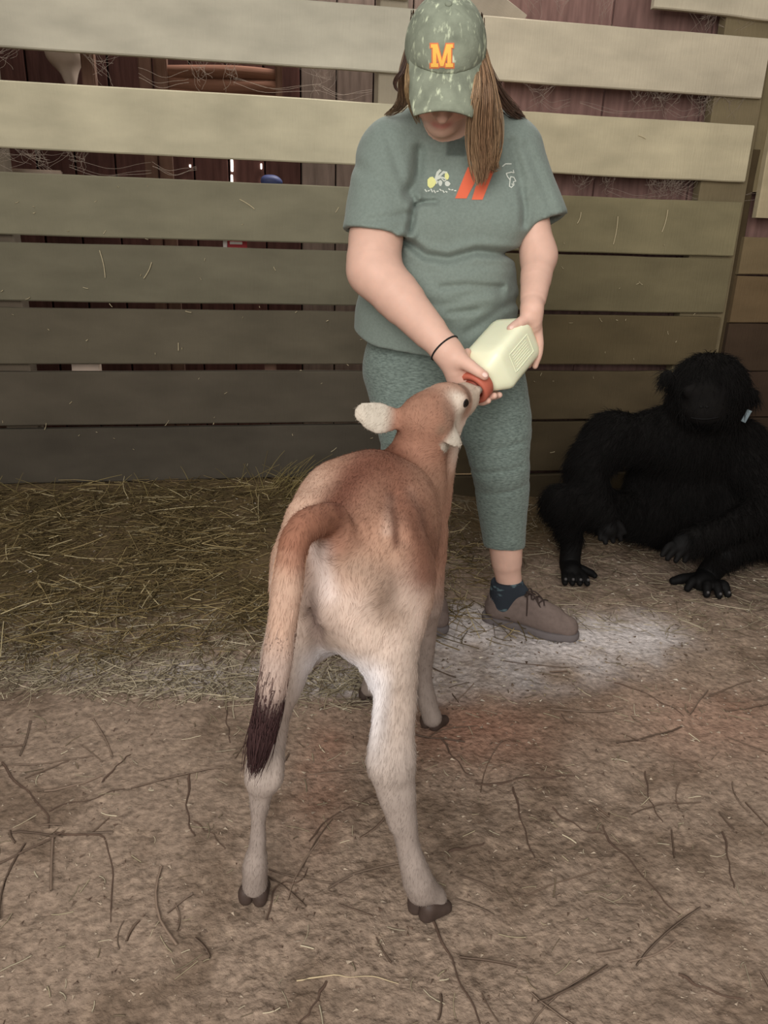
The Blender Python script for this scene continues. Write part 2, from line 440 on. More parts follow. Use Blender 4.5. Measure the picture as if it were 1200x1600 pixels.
gx = np.concatenate([np.linspace(-3.2, -1.75, 12)[:-1], np.arange(-1.75, 1.85, 0.0095), np.linspace(1.85, 3.2, 12)])
gy = np.concatenate([np.linspace(-2.5, 0.6, 20)[:-1], np.arange(0.6, 3.25, 0.0095), np.linspace(3.25, 4.4, 10)])
GX, GY = np.meshgrid(gx, gy, indexing='ij')
GZ = ground(GX, GY)
P2 = np.c_[GX.ravel(), GY.ravel(), np.zeros(GX.size)]
def floor_colour(P2):
    x, y = P2[:, 0], P2[:, 1]; dw = wall_d(x, y)
    n1 = fbm(P2, 3.0, 4, 21); n2 = fbm(P2, 9.0, 4, 31); n3 = fbm(P2, 30.0, 3, 41)
    c = np.outer(np.ones(len(x)), lin((140, 122, 107)))
    def mixc(c, col, w): w = np.clip(w, 0, 1)[:, None]; return c * (1 - w) + lin(col) * w
    c = mixc(c, (116, 99, 85), sstep(0.45, 0.7, n2))
    c = mixc(c, (160, 140, 122), sstep(0.62, 0.8, n3) * 0.6)
    # red clay showing through
    red = np.exp(-((x - 0.22) / 0.18) ** 2 - ((y - 1.55) / 0.14) ** 2) + np.exp(-((x + 0.12) / 0.06) ** 2 - ((y - 1.4) / 0.22) ** 2) * 0.7 + np.exp(-((x - 0.85) / 0.25) ** 2 - ((y - 1.6) / 0.15) ** 2) * 0.7
    c = mixc(c, (156, 118, 100), red * (0.35 + 0.7 * n2))
    # mottled whitish strip across the floor
    pale_strip = np.exp(-((x - 0.50) / 0.46) ** 4 - ((y - 2.02) / 0.23) ** 2) * 1.25 + np.exp(-((x + 0.35) / 0.75) ** 4 - ((y - 1.74) / 0.11) ** 2) * 0.85
    c = mixc(c, (204, 196, 194), sstep(0.22, 0.95, pale_strip * (0.15 + 1.3 * n1) * (0.25 + 1.4 * n2)) * 0.9)
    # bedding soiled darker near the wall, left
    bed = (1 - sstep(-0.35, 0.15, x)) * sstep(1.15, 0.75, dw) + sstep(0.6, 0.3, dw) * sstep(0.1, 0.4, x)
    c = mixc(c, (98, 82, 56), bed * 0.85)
    return c * (0.86 + 0.28 * fbm(P2, 60, 2, 55))[:, None]
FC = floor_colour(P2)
idx = np.arange(GX.size).reshape(GX.shape)
FQ = np.stack([idx[:-1, :-1], idx[1:, :-1], idx[1:, 1:], idx[:-1, 1:]], -1).reshape(-1, 4)
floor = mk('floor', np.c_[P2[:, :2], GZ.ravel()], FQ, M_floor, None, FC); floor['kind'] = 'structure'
# ------------------------------------------------------------------ woman
M_skin = material('skin', attr=True, rough=0.55, var=0.05, scale=40, spec=0.35, sss=0.12)
M_shirt = material('shirt_cloth', attr=True, rough=0.95, var=0.10, scale=160, stretch=(1, 1, 1), bump=0.0008, bscale=260, spec=0.1, sheen=0.15)
M_legg = material('heather_knit', (114, 127, 121), rough=0.95, var=0.42, scale=210, stretch=(0.45, 0.45, 1.4), bump=0.0008, bscale=220, spec=0.1, sheen=0.15)
M_hair = material('brown_hair', attr=True, rough=0.45, spec=0.4)
M_shoe = material('shoe_suede', (116, 102, 96), rough=0.95, var=0.14, scale=60, bump=0.001, bscale=120, spec=0.1)
M_sole = material('shoe_sole', (108, 101, 101), rough=0.9, spec=0.15)
M_lace = material('shoe_lace', (62, 50, 46), rough=0.9)
M_sock = material('sock', (44, 50, 58), rough=0.95, col2=(96, 116, 122), c2lo=0.56, c2hi=0.64, c2scale=22, c2stretch=(1, 1, 2.5), bump=0.0006, bscale=150)
M_cap = material('camo_cloth', (132, 138, 122), rough=0.95, var=0.32, scale=24, col2=(202, 210, 182), c2lo=0.54, c2hi=0.72, c2scale=62, c2stretch=(1.5, 1.3, 0.6), bump=0.0006, bscale=200, spec=0.1)
M_band = material('hair_tie', (34, 32, 32), rough=0.8)
M_white = material('print_white', (206, 210, 200), rough=0.9)
M_yellow = material('print_yellow', (222, 222, 150), rough=0.9)
M_orange = material('print_orange', (226, 110, 80), rough=0.9)
M_goldthread = material('gold_thread', (244, 190, 92), rough=0.8, bump=0.0005, bscale=300)
M_orangethread = material('orange_thread', (214, 122, 82), rough=0.8)
SKIN = lin((218, 178, 160))

person = empty('person', tuple(at(700, 940, 2.12)) , label='woman in a camouflage cap, grey-green t-shirt and leggings holding a feeding bottle for the calf', cat='person')
person.location.z = 0

sR, eR, wR = at(604, 240, 2.06), at(584, 422, 1.93), at(698, 548, 1.80)      # her right arm (left in the photo)
sL, eL, wL = at(808, 232, 2.07), at(842, 400, 2.02), at(831, 484, 1.89)      # her left arm
# bottle frame
bC = at(742, 603, 1.79); bE = at(810, 524, 1.925)
bA = norm(bE - bC)                                                           # from collar to bottle bottom
bSide = norm(np.cross(bA, cF)); bSide = bSide if bSide[0] > 0 else -bSide    # lower right in view
bFront = norm(np.cross(bA, bSide)); bFront = bFront if bFront[1] < 0 else -bFront

S = Sdf()
# torso and legs (under the clothes)
S.ell(at(735, 300, 2.11), (0.145, 0.10, 0.19), 0.05).ell(at(690, 500, 2.12), (0.18, 0.125, 0.17), 0.06)
S.cap(at(632, 225, 2.08), at(790, 220, 2.08), 0.055, k=0.05)
kL, aL = at(650, 715, 2.02), at(652, 868, 2.2)
kR, aR = at(780, 715, 2.06), at(793, 893, 2.09)
aL[2] = 0.12
S.cap(at(632, 590, 2.12), kL, 0.09, 0.07, 0.05).cap(kL, aL, 0.065, 0.045, 0.03)
S.cap(at(752, 600, 2.13), kR, 0.09, 0.072, 0.05)
S.chain([kR, at(786, 790, 2.09), at(791, 865, 2.085), aR, at(800, 930, 2.09)], [0.07, 0.066, 0.047, 0.040, 0.034], 0.03)
S.cap(aL, aL + V3(0.03, -0.03, -0.08), 0.04, 0.04, 0.02)
# arms
cR1x = at(587, 376, 1.968)
S.chain([sR, cR1x, eR], [0.066, 0.066, 0.058], 0.02)
S.chain([eR + V3(-0.002, 0, 0.0), eR + (wR - eR) * 0.3, eR + (wR - eR) * 0.65, wR], [0.056, 0.058, 0.045, 0.033], 0.035)
S.chain([sL, eL], [0.050, 0.040], 0.02)
S.chain([eL, eL + (wL - eL) * 0.35, eL + (wL - eL) * 0.7, wL], [0.039, 0.039, 0.033, 0.026], 0.03)

def hand_finger(pts, r, k=0.006): S.chain(pts, r, k)
# right hand: back of the hand to the camera, thumb along the bottle shoulder, fingers round the neck from behind
palmR = at(717, 578, 1.80)
fw = norm(palmR - wR)
S.chain([wR, at(712, 566, 1.797), at(722, 588, 1.80)], [0.030, 0.031, 0.026], 0.02, flat=cF, q=0.75)
S.chain([at(704, 560, 1.80), at(708, 590, 1.805)], [0.024, 0.017], 0.018)
S.chain([at(716, 562, 1.785), at(730, 569, 1.765), at(745, 579, 1.752), at(757, 587, 1.748)], [0.022, 0.0155, 0.0125, 0.0105], 0.012)
def ring(phi, al, rad): return bC + bA * al + rad * (bSide * math.cos(phi) - bFront * math.sin(phi))
for j, (al, rad, r, e0) in enumerate(((0.000, 0.047, 0.0095, 12), (0.019, 0.050, 0.0098, 6), (0.038, 0.060, 0.0092, 14), (0.055, 0.066, 0.0080, 40))):
    ph = np.radians([188, 150, 112, 70, 38, e0])
    pts = [ring(p, al, rad) for p in ph]
    hand_finger([at(712, 578, 1.81) + bA * (al - 0.03) * 0.5] + pts, [0.014, r * 1.12, r * 1.08, r * 1.05, r, r * 0.95, r * 0.8])
# left hand: thumb on the top of the bottle end, fingers down its far side
S.chain([wL, at(831, 500, 1.895), at(834, 516, 1.91)], [0.026, 0.028, 0.022], 0.016, flat=norm(V3(1, 0.6, 0)), q=0.8)
S.chain([at(826, 496, 1.885), at(815, 503, 1.868), at(806, 508, 1.86), at(798, 513, 1.856)], [0.018, 0.0135, 0.0115, 0.0095], 0.01)
hand_finger([at(836, 508, 1.90), at(842, 530, 1.90), at(842, 551, 1.902), at(836, 572, 1.905)], [0.015, 0.0112, 0.0098, 0.0075])
hand_finger([at(834, 514, 1.92), at(838, 536, 1.925), at(836, 556, 1.93), at(826, 571, 1.93)], [0.014, 0.011, 0.0096, 0.0076])
hand_finger([at(828, 514, 1.93), at(830, 536, 1.945), at(824, 554, 1.955), at(812, 566, 1.955)], [0.014, 0.0105, 0.0092, 0.0074])
hand_finger([at(822, 512, 1.94), at(820, 532, 1.958), at(812, 546, 1.968), at(802, 555, 1.968)], [0.013, 0.0095, 0.0082, 0.0068])

# head
hp = math.radians(50)
hC = at(695, 92, 1.92)
hf = V3(-0.02, -math.cos(hp), -math.sin(hp)); hf = norm(hf)
hx = norm(np.cross(hf, V3(0, 0, 1))); hx = hx if hx[0] > 0 else -hx
hu = np.cross(hx, hf); hu = hu if hu[2] > 0 else -hu
HM = np.array([hx, hf, hu])
def hl(x, y, z): return hC + hx * x + hf * y + hu * z
S.ell(hC, (0.078, 0.098, 0.108), 0.02, M=HM)
S.ell(hl(0, 0.026, -0.058), (0.068, 0.07, 0.068), 0.03, M=HM)
S.ell(hl(0, 0.058, -0.114), (0.037, 0.036, 0.030), 0.03, M=HM)
for sx in (-1, 1):
    S.ell(hl(0.044 * sx, 0.056, -0.062), (0.027, 0.028, 0.026), 0.02, M=HM)
    S.ell(hl(0.080 * sx, -0.008, -0.03), (0.010, 0.020, 0.032), 0.008, M=HM)
    S.ell(hl(0.034 * sx, 0.080, -0.006), (0.026, 0.016, 0.011), 0.012, M=HM)
S.chain([hl(0, 0.088, -0.012), hl(0, 0.102, -0.036), hl(0, 0.110, -0.052)], [0.010, 0.012, 0.014], 0.012)
for sx in (-1, 1): S.ell(hl(0.012 * sx, 0.099, -0.055), (0.009, 0.010, 0.008), 0.006, M=HM)
S.chain([hl(-0.026, 0.078, -0.080), hl(0, 0.093, -0.083), hl(0.026, 0.078, -0.080)], [0.004, 0.0068, 0.004], 0.006)
S.chain([hl(-0.024, 0.077, -0.083), hl(0, 0.090, -0.096), hl(0.024, 0.077, -0.083)], [0.004, 0.0075, 0.004], 0.006)
S.chain([at(712, 205, 2.07), hl(0, -0.02, -0.06)], [0.062, 0.058], 0.04)

def skin_col(V):
    c = np.tile(SKIN, (len(V), 1)) * (0.94 + 0.12 * fbm(V, 14, 3, 3))[:, None]
    L = (V - hC) @ HM.T
    lip = np.exp(-(L[:, 0] / 0.024) ** 4 - ((L[:, 1] - 0.09) / 0.018) ** 2 - ((L[:, 2] + 0.089) / 0.0095) ** 2)
    cheek = np.exp(-((np.abs(L[:, 0]) - 0.045) / 0.02) ** 2 - ((L[:, 2] + 0.06) / 0.025) ** 2) * (L[:, 1] > 0.03)
    for w, col in ((cheek * 0.35, (206, 140, 126)), (np.clip(lip * 1.3, 0, 1) * 0.8, (190, 120, 114))):
        c = c * (1 - w[:, None]) + lin(col) * w[:, None]
    for kn in (at(708, 598, 1.80), at(757, 588, 1.745)):
        w = 0.25 * np.exp(-((V - kn) ** 2).sum(1) / 0.012 ** 2)[:, None]; c = c * (1 - w) + lin((214, 140, 124)) * w
    return c
mR = np.minimum(eR, wR); MR = np.maximum(eR, wR)
pieces = [S.mesh(0.0024, at(560, 380, 1.86) * 0 + V3(sR[0] - 0.11, 1.66, 0.70), V3(bC[0] + 0.10, 2.10, sR[2] - 0.085)),
          S.mesh(0.0024, V3(wL[0] - 0.085, 1.78, 0.74), V3(sL[0] + 0.16, 2.14, sL[2] - 0.075)),
          S.mesh(0.003, V3(hC[0] - 0.13, 1.70, 1.26), V3(hC[0] + 0.13, 2.12, 1.75)),
          S.mesh(0.005, V3(aR[0] - 0.12, 1.9, 0.06), V3(aR[0] + 0.1, 2.3, 0.36)),
          S.mesh(0.012, None, V3(9, 9, sR[2] + 0.08))]
# keep each piece to its own region so that the pieces meet inside the clothes
def crop(p, keep):
    V, F = p; k = keep(V); F = F[k[F].all(1)]; u = np.unique(F); m = np.full(len(V), -1); m[u] = np.arange(len(u)); return V[u], m[F]
torso_x0, torso_x1 = at(650, 330, 2.08)[0], at(812, 330, 2.08)[0]
pieces[0] = crop(pieces[0], lambda V: (V - (eR + sR) / 2) @ norm(V3(-1.0, -0.9, 0.0)) > -0.20)
pieces[4] = crop(pieces[4], lambda V: ~((V[:, 2] > 0.72) & (((V - (eR + sR) / 2) @ norm(V3(-1, -0.5, 0)) > -0.06) | (V[:, 1] < 1.93) | (V[:, 0] > sL[0] - 0.01))) & (V[:, 2] > 0.0) & ~((V[:, 0] > aR[0] - 0.12) & (V[:, 2] < 0.33)))
Vb, Fb = join(pieces)
body = mk('body', Vb, Fb, M_skin, person, skin_col(Vb)); body['label'] = 'bare arms, face and ankle skin'
# eyes under the brim, nails
for sx in (-1, 1):
    g = Sdf().ell(hl(0.031 * sx, 0.076, -0.022), 0.0125, 0.004).mesh(0.003)
    mk('eye', g[0], g[1], material('eye_white', (196, 190, 182), rough=0.2) if sx < 0 else bpy.data.materials['eye_white'], person)
M_nail = material('finger_nail', (232, 196, 184), rough=0.3)
for (p, d, nrm, w) in ((at(757.5, 586, 1.7385), norm(at(757, 587, 1.748) - at(745, 579, 1.752)), norm(V3(-0.1, -1, 0.35)), 0.0068), (at(799.5, 511.5, 1.848), norm(at(798, 513, 1.856) - at(806, 508, 1.86)), norm(V3(-0.2, -1, 0.6)), 0.006)):
    nrm = norm(nrm - d * (nrm @ d)); M3 = np.array([d, np.cross(nrm, d), nrm])
    g = Sdf().ell(p, (w * 1.1, w * 0.85, 0.0022), 0.002, M=M3).mesh(0.0011)
    mk('fingernail', g[0], g[1], M_nail, person)

# t-shirt
T = Sdf()
T.ell(at(735, 290, 2.10), (0.165, 0.125, 0.17), 0.06)
T.ell(at(692, 352, 2.015), (0.088, 0.075, 0.078), 0.05).ell(at(770, 348, 2.015), (0.086, 0.075, 0.078), 0.05)
T.ell(at(700, 440, 2.08), (0.172, 0.150, 0.13), 0.06)
T.cap(at(679, 505, 2.10), at(672, 660, 2.10), 0.213, 0.222, 0.06, flat=V3(0, 1, 0), q=0.74)
T.chain([at(622, 232, 2.08), at(700, 200, 2.10), at(790, 226, 2.08)], [0.068, 0.075, 0.068], 0.05)
cR0, cR1 = at(610, 246, 2.06), at(588, 372, 1.975)
axR = norm(cR1 - cR0 + V3(0, 0.05, 0)); axL = norm(at(849, 348, 2.03) - at(822, 262, 2.06))
cL0, cL1 = at(806, 240, 2.07), at(850, 348, 2.04)
endR = (at(588, 367, 1.975), axR); endL = (at(850, 347, 2.03), axL)
T.cap(cR0, cR1 + (cR1 - cR0) * 0.5, 0.083, 0.084, 0.03, lab=endR)
T.cap(cL0, cL1 + (cL1 - cL0) * 0.5, 0.066, 0.060, 0.035, lab=endL)
hemz0 = at(600, 550, 1.97)[2]
def hem_cut(P):      # slightly dipping hem
    return (hemz0 + 0.012 * np.cos(P[:, 0] * 9 + 1.0) + 0.05 * (P[:, 0] < -0.02) * np.clip((-0.02 - P[:, 0]) / 0.1, 0, 1) ** 2) - P[:, 2]
T.cut.append(hem_cut)
def arm_hole(P):
    d = np.minimum(T.prim(('c', cR1 - (cR1 - cR0) * 0.02, cR1 + (cR1 - cR0) * 0.6, 0.069, 0.078, 0, None, 1), P), T.prim(('c', cL1 - (cL1 - cL0) * 0.12, cL1 + (cL1 - cL0) * 0.6, 0.040, 0.054, 0, None, 1), P))
    return -d
T.cut.append(arm_hole)
nk = [at(712, 205, 2.07), hl(0, -0.02, -0.06)]
T.cut.append(lambda P: -(T.prim(('c', nk[0] - (nk[1] - nk[0]) * 0.1, nk[1], 0.066, 0.066, 0, None, 1), P)))
# folds: polylines on the front in pixels (px, py, depth, width)
FOLDS = [([(632, 375), (665, 400), (700, 405), (745, 393), (812, 398)], 0.012, 0.010), ([(690, 449), (730, 446), (785, 449)], 0.006, 0.007),
         ([(700, 490), (745, 485)], 0.006, 0.007), ([(640, 470), (690, 478), (740, 460), (780, 454)], 0.005, 0.012), ([(648, 312), (645, 340), (640, 362)], 0.010, 0.008), ([(648, 322), (660, 316), (682, 315)], 0.009, 0.006),
         ([(640, 300), (652, 270), (655, 235)], 0.009, 0.012), ([(816, 300), (820, 325), (818, 350)], 0.007, 0.008), ([(815, 290), (808, 255), (800, 225)], 0.008, 0.012),
         ([(575, 345), (605, 340), (638, 335)], 0.004, 0.008), ([(560, 260), (590, 280), (640, 300)], 0.004, 0.014), ([(650, 500), (720, 520), (790, 500)], 0.004, 0.014), ([(820, 230), (845, 280), (862, 330)], 0.004, 0.010), ([(808, 470), (780, 485), (730, 520)], 0.005, 0.010), ([(690, 430), (740, 428), (800, 424)], -0.004, 0.014), ([(700, 470), (770, 466)], -0.004, 0.012),
         ([(690, 235), (682, 280), (690, 330)], 0.003, 0.012), ([(600, 200), (620, 260), (640, 310)], 0.004, 0.010)]
_fl = []
for pts, dep, wd in FOLDS:
    q = np.array([at(a, b, 2.0)[[0, 2]] for a, b in pts]); _fl.append((q, dep, wd))
def shirt_disp(P):
    # coordinates seen from the front at Y=2: scale about the camera axis by depth
    sx = P[:, 0] * 2.0 / P[:, 1]; sz = CAM_H + (P[:, 2] - CAM_H) * 2.0 / P[:, 1]
    Q = np.c_[sx, sz]; out = (fbm(P, 9, 3, 8) - 0.5) * 0.010
    front = sstep(2.16, 2.08, P[:, 1])
    for q, dep, wd in _fl:
        dm = np.full(len(P), 9.0)
        for i in range(len(q) - 1):
            a, b = q[i], q[i + 1]; t = np.clip(((Q - a) @ (b - a)) / ((b - a) @ (b - a)), 0, 1)
            dm = np.minimum(dm, np.linalg.norm(Q - a - t[:, None] * (b - a), axis=1))
        out = out + front * dep * (np.exp(-(dm / wd) ** 2) - 0.35 * np.exp(-((dm - 1.9 * wd) / wd) ** 2))
    return out
T.disp = shirt_disp
Vt, Ft = T.mesh(0.0045)
def shirt_col(V):
    c = np.tile(lin((122, 133, 126)), (len(V), 1))
    sp = at(714, 229, 1.98)
    q = (V - sp); w = sstep(1.25, 0.85, np.abs(q[:, 0]) / 0.022) * sstep(1.25, 0.85, np.abs(q[:, 2]) / 0.019) * (V[:, 1] < 2.08)
    return c * (1 - w[:, None] * 0.5)
shirt = mk('t_shirt', Vt, Ft, M_shirt, person, shirt_col(Vt))

# draped prints: polygons dropped onto a surface along the view-facing direction
from mathutils.bvhtree import BVHTree
def bvh(V, F): return BVHTree.FromPolygons([tuple(v) for v in V.tolist()], F.tolist())
def drape(tree, polys, name, mat, parent, lift=0.0015, sub=3):
    """polys: pixel-measured outlines; every vertex is dropped straight back onto the cloth"""
    import bmesh
    bm = bmesh.new()
    for poly in polys:
        vs = [bm.verts.new((x, y, 0)) for x, y in poly]
        try: bm.faces.new(vs)
        except ValueError: pass
    bmesh.ops.triangulate(bm, faces=bm.faces[:])
    for _ in range(sub):
        bmesh.ops.subdivide_edges(bm, edges=[e for e in bm.edges if e.calc_length() > 5], cuts=1)
        bmesh.ops.triangulate(bm, faces=bm.faces[:])
    Vs = []
    for v in bm.verts:
        d = norm(at(v.co.x, v.co.y, 2.0) - CAMP)
        h = tree.ray_cast(Vector(CAMP + d), Vector(d))
        p = np.array(h[0]) if h[0] is not None else at(v.co.x, v.co.y, 1.98)
        Vs.append(p - d * lift)
    Vs = np.array(Vs); Fs = [[v.index for v in f.verts] for f in bm.faces] if not bm.verts.index_update() else 0
    bm.free()
    n = len(Vs); dd = np.array([norm(p - CAMP) for p in Vs])
    V2 = np.concatenate([Vs, Vs + dd * lift * 0.9])
    F2 = [f for f in Fs]
    from collections import Counter
    ec = Counter(tuple(sorted((f[i], f[(i + 1) % 3]))) for f in Fs for i in range(3))
    for f in Fs:
        for i in range(3):
            a, b = f[i], f[(i + 1) % 3]
            if ec[tuple(sorted((a, b)))] == 1: F2.append([a, b, b + n, a + n])
    return mk(name, V2, F2, mat, parent, smooth=False)
def stroke(pts, w):
    out = []
    for (x0, y0), (x1, y1) in zip(pts[:-1], pts[1:]):
        d = norm((x1 - x0, y1 - y0)); n = V3(-d[1], d[0]) * w / 2 if False else np.array([-d[1], d[0]]) * w / 2
        a, b = np.array([x0, y0]) - d * w * 0.2, np.array([x1, y1]) + d * w * 0.2
        out.append([tuple(a + n), tuple(b + n), tuple(b - n), tuple(a - n)])
    return out
def blob(cx, cy, rx, ry, n=10, j=0.12):
    return [(cx + rx * math.cos(t) * (1 + j * math.sin(3 * t + cx)), cy + ry * math.sin(t) * (1 + j * math.cos(2 * t + cy))) for t in np.linspace(0, 2 * math.pi, n, endpoint=False)]
tb = bvh(Vt, Ft)
drape(tb, [[(731, 261), (744, 261), (742, 285), (729, 310), (711, 310)], [(764, 252), (778, 252), (754, 312), (737, 312), (743, 292), (752, 280)]], 'orange_print', M_orange, shirt)
drape(tb, [blob(674, 285, 7.0, 8.5)], 'yellow_print', M_yellow, shirt)
drape(tb, [blob(698, 275, 3.4, 6)], 'yellow_print', M_yellow, shirt)
drape(tb, stroke([(680, 284), (684, 270), (688, 266)], 4.2) + stroke([(684, 278), (693, 269), (698, 270)], 3.6) + stroke([(683, 280), (690, 277), (696, 279)], 2.4) + stroke([(682, 287), (684, 283)], 2) + [blob(688, 286, 3.2, 4.4), blob(699, 287, 4.4, 4.0)] + stroke([(690, 279), (694, 283), (697, 281)], 1.6)
      + sum([stroke([(664 + i * 4.6, 297.5 - 0.06 * abs(i - 5) ** 2 + 2.2 * math.sin(i * 2.1)), (664 + i * 4.6 + 2.6, 299.5 - 0.14 * max(i - 5, 0) ** 2 - 2.0 * math.sin(i * 1.7))], 1.9) for i in range(11)], []), 'white_print', M_white, shirt)
drape(tb, stroke([(785, 260), (790, 256), (799, 256)], 1.6) + stroke([(802, 266), (803, 270), (799, 269), (791, 271), (793, 276), (797, 281), (796, 291), (799, 293), (803, 289), (802, 284), (806, 283), (803, 277), (798, 276), (797, 281)], 1.5) + stroke([(800, 287), (801, 289)], 1.6), 'outline_print', M_white, shirt)

# leggings
Lg = Sdf()
Lg.ell(at(690, 545, 2.13), (0.198, 0.135, 0.14), 0.05)
Lg.cap(at(632, 585, 2.115), kL, 0.112, 0.085, 0.06).chain([kL, kL + (aL - kL) * 0.4, aL + (kL - aL) * 0.24], [0.083, 0.078, 0.056], 0.03)
Lg.chain([at(757, 600, 2.13), at(772, 655, 2.09), kR, at(784, 762, 2.075), at(787, 830, 2.085), at(788, 880, 2.085)], [0.112, 0.103, 0.084, 0.077, 0.064, 0.056], 0.05)
cufz = at(787, 862, 2.03)[2]
Lg.cut.append(lambda P: cufz - P[:, 2] + 0.004 * np.sin(P[:, 0] * 40))
def legg_disp(P):
    o = (fbm(P, 10, 3, 12) - 0.5) * 0.008
    for zc, x0, am in ((at(775, 700, 2)[2], at(775, 700, 2)[0], 0.006), (at(775, 735, 2)[2], at(775, 735, 2)[0], 0.006), (at(785, 770, 2)[2], at(785, 770, 2)[0], 0.005), (at(640, 690, 2)[2], at(640, 690, 2)[0], 0.006)):
        o = o + am * np.exp(-((P[:, 2] - zc - 0.25 * (P[:, 0] - x0)) / 0.007) ** 2) * np.exp(-((P[:, 0] - x0) / 0.08) ** 2)
    return o
Lg.disp = legg_disp
Vl, Fl = Lg.mesh(0.0055)
mk('leggings', Vl, Fl, M_legg, person)

# socks and shoes
def shoe(ank, heel, toe, gzv):
    heel = V3(heel[0], heel[1], gzv); toe = V3(toe[0], toe[1], gzv)
    d = norm(toe - heel); sd = np.cross(d, Zz); L = np.linalg.norm(toe - heel)
    def q(a, s, z): return heel + d * a * L + sd * s + Zz * z
    X = Sdf()
    X.chain([q(0.12, 0, 0.045), q(0.4, 0, 0.045), q(0.7, 0, 0.038), q(0.88, 0, 0.034)], [0.036, 0.036, 0.042, 0.034], 0.02)
    X.chain([q(0.14, 0, 0.05), q(0.16, 0, 0.092)], [0.036, 0.033], 0.02)
    X.chain([q(0.16, 0, 0.088), q(0.42, 0, 0.092), q(0.68, 0, 0.06)], [0.032, 0.024, 0.03], 0.03)
    X.cut.append(lambda P: gzv + 0.014 - P[:, 2])
    X.cut.append(lambda P: -(np.linalg.norm((P - q(0.17, 0, 0)) @ np.array([d, sd]).T, axis=1) - 0.040) - 10 * (P[:, 2] < gzv + 0.078))
    X.cut.append(lambda P: P[:, 2] - (gzv + 0.092 + 0.12 * np.clip(((P - heel) @ d) / L - 0.25, 0, 1)))
    v, f = X.mesh(0.0035)
    o = mk('shoe', v, f, M_shoe, person)
    So = Sdf().chain([q(0.1, 0, 0.012), q(0.4, 0.002, 0.012), q(0.72, 0.003, 0.012), q(0.9, 0, 0.012)], [0.040, 0.036, 0.046, 0.034], 0.02)
    So.cut.append(lambda P: np.abs(P[:, 2] - gzv - 0.011) - 0.012)
    v2, f2 = So.mesh(0.004); mk('sole', v2, f2, M_sole, o)
    tb2 = bvh(v, f); Ps = []
    def top(a, s):
        h = tb2.ray_cast(Vector(q(a, s, 0.2)), Vector((0, 0, -1)))
        return (np.array(h[0]) if h[0] is not None else q(a, s, 0.07)) + Zz * 0.002
    for a in (0.40, 0.47, 0.54, 0.61):
        Ps.append([top(a + 0.03 * math.copysign(1, t) * (t * 1) , 0.019 * t) for t in np.linspace(-1, 1, 7)])
        Ps.append([top(a - 0.03 * t, 0.019 * t) for t in np.linspace(-1, 1, 7)])
    for s1 in (1, -1):
        Ps.append([top(0.42 + 0.05 * t, 0.004 + s1 * 0.026 * t) + Zz * 0.012 * math.sin(t * 3) for t in np.linspace(0, 1.2, 7)])
        Ps.append([top(0.42 + 0.16 * t, s1 * 0.012 * t + 0.01) + Zz * 0.014 * math.sin(t * 3) for t in np.linspace(0, 1.2, 7)])
    v3, f3 = tubes(Ps, 0.0024, 5); mk('lace', v3, f3, M_lace, o)
    K = Sdf().chain([q(0.19, 0, 0.07), q(0.20, 0, 0.132)], [0.043, 0.0475], 0.02)
    K.chain([q(0.19, 0, 0.10), q(0.38, 0, 0.115)], [0.036, 0.018], 0.02)
    K.cut.append(lambda P: P[:, 2] - (gzv + 0.140 + 0.10 * ((P - heel) @ d - 0.17 * L)))
    v4, f4 = K.mesh(0.004); mk('sock', v4, f4, M_sock, person)
aRg = V3(aR[0], aR[1], 0)
sh_d = norm(V3(0.213, -0.10, 0)); shoe(aR, aRg - sh_d * 0.055, aRg + sh_d * 0.225, gz(*aRg[:2]) - 0.002)
aLg = V3(aL[0], aL[1], 0) + V3(0.02, -0.02, 0)
sh_e = norm(V3(0.05, -0.25, 0)); shoe(aL, aLg - sh_e * 0.055, aLg + sh_e * 0.225, gz(*aLg[:2]) - 0.002)

# hair tie round the wrist
wd_ = norm(wR - eR); wc = eR + (wR - eR) * 0.97
e1 = norm(np.cross(wd_, Zz)); e2 = np.cross(wd_, e1)
tbb = bvh(Vb, Fb)
ringp = []
for t in np.linspace(0, 2 * math.pi, 41):
    d = e1 * math.cos(t) + e2 * math.sin(t)
    h = tbb.ray_cast(Vector(wc + d * 0.1), Vector(-d))
    ringp.append((np.array(h[0]) if h[0] is not None and (Vector(h[0]) - Vector(wc)).length < 0.06 else wc + d * 0.034) + d * 0.0012)
v, f = tubes([ringp], 0.0021, 6); mk('wrist_band', v, f, M_band, person)

# cap
Cp = Sdf()
capM = HM
Cp.ell(hl(0, -0.006, 0.022), (0.0885, 0.108, 0.099), 0.01, M=HM)
def cap_cut(P):
    L = (P - hC) @ HM.T
    return 0.010 + 0.034 * sstep(0.02, 0.095, L[:, 1]) - L[:, 2]
Cp.cut.append(cap_cut)
Cp.cut.append(lambda P: -(Cp.prim(('e', hl(0, -0.006, 0.018), V3(0.084, 0.103, 0.095), HM), P)))
def seam(P):
    L = (P - hl(0, -0.006, 0.022)) @ HM.T
    a = np.arctan2(L[:, 0], L[:, 1]); out = np.zeros(len(P))
    for k in range(6):
        da = np.abs((a - k * math.pi / 3 + math.pi) % (2 * math.pi) - math.pi) * np.hypot(L[:, 0], L[:, 1])
        out = out + 0.0011 * np.exp(-(da / 0.003) ** 2)
    return out
Cp.disp = seam
Vc, Fc = Cp.mesh(0.0028)
cap_o = mk('cap', Vc, Fc, M_cap, person)
g = Sdf().ell(hl(0, -0.006, 0.121), (0.008, 0.008, 0.004), 0.003, M=HM).mesh(0.002); mk('cap_button', g[0], g[1], M_cap, cap_o)
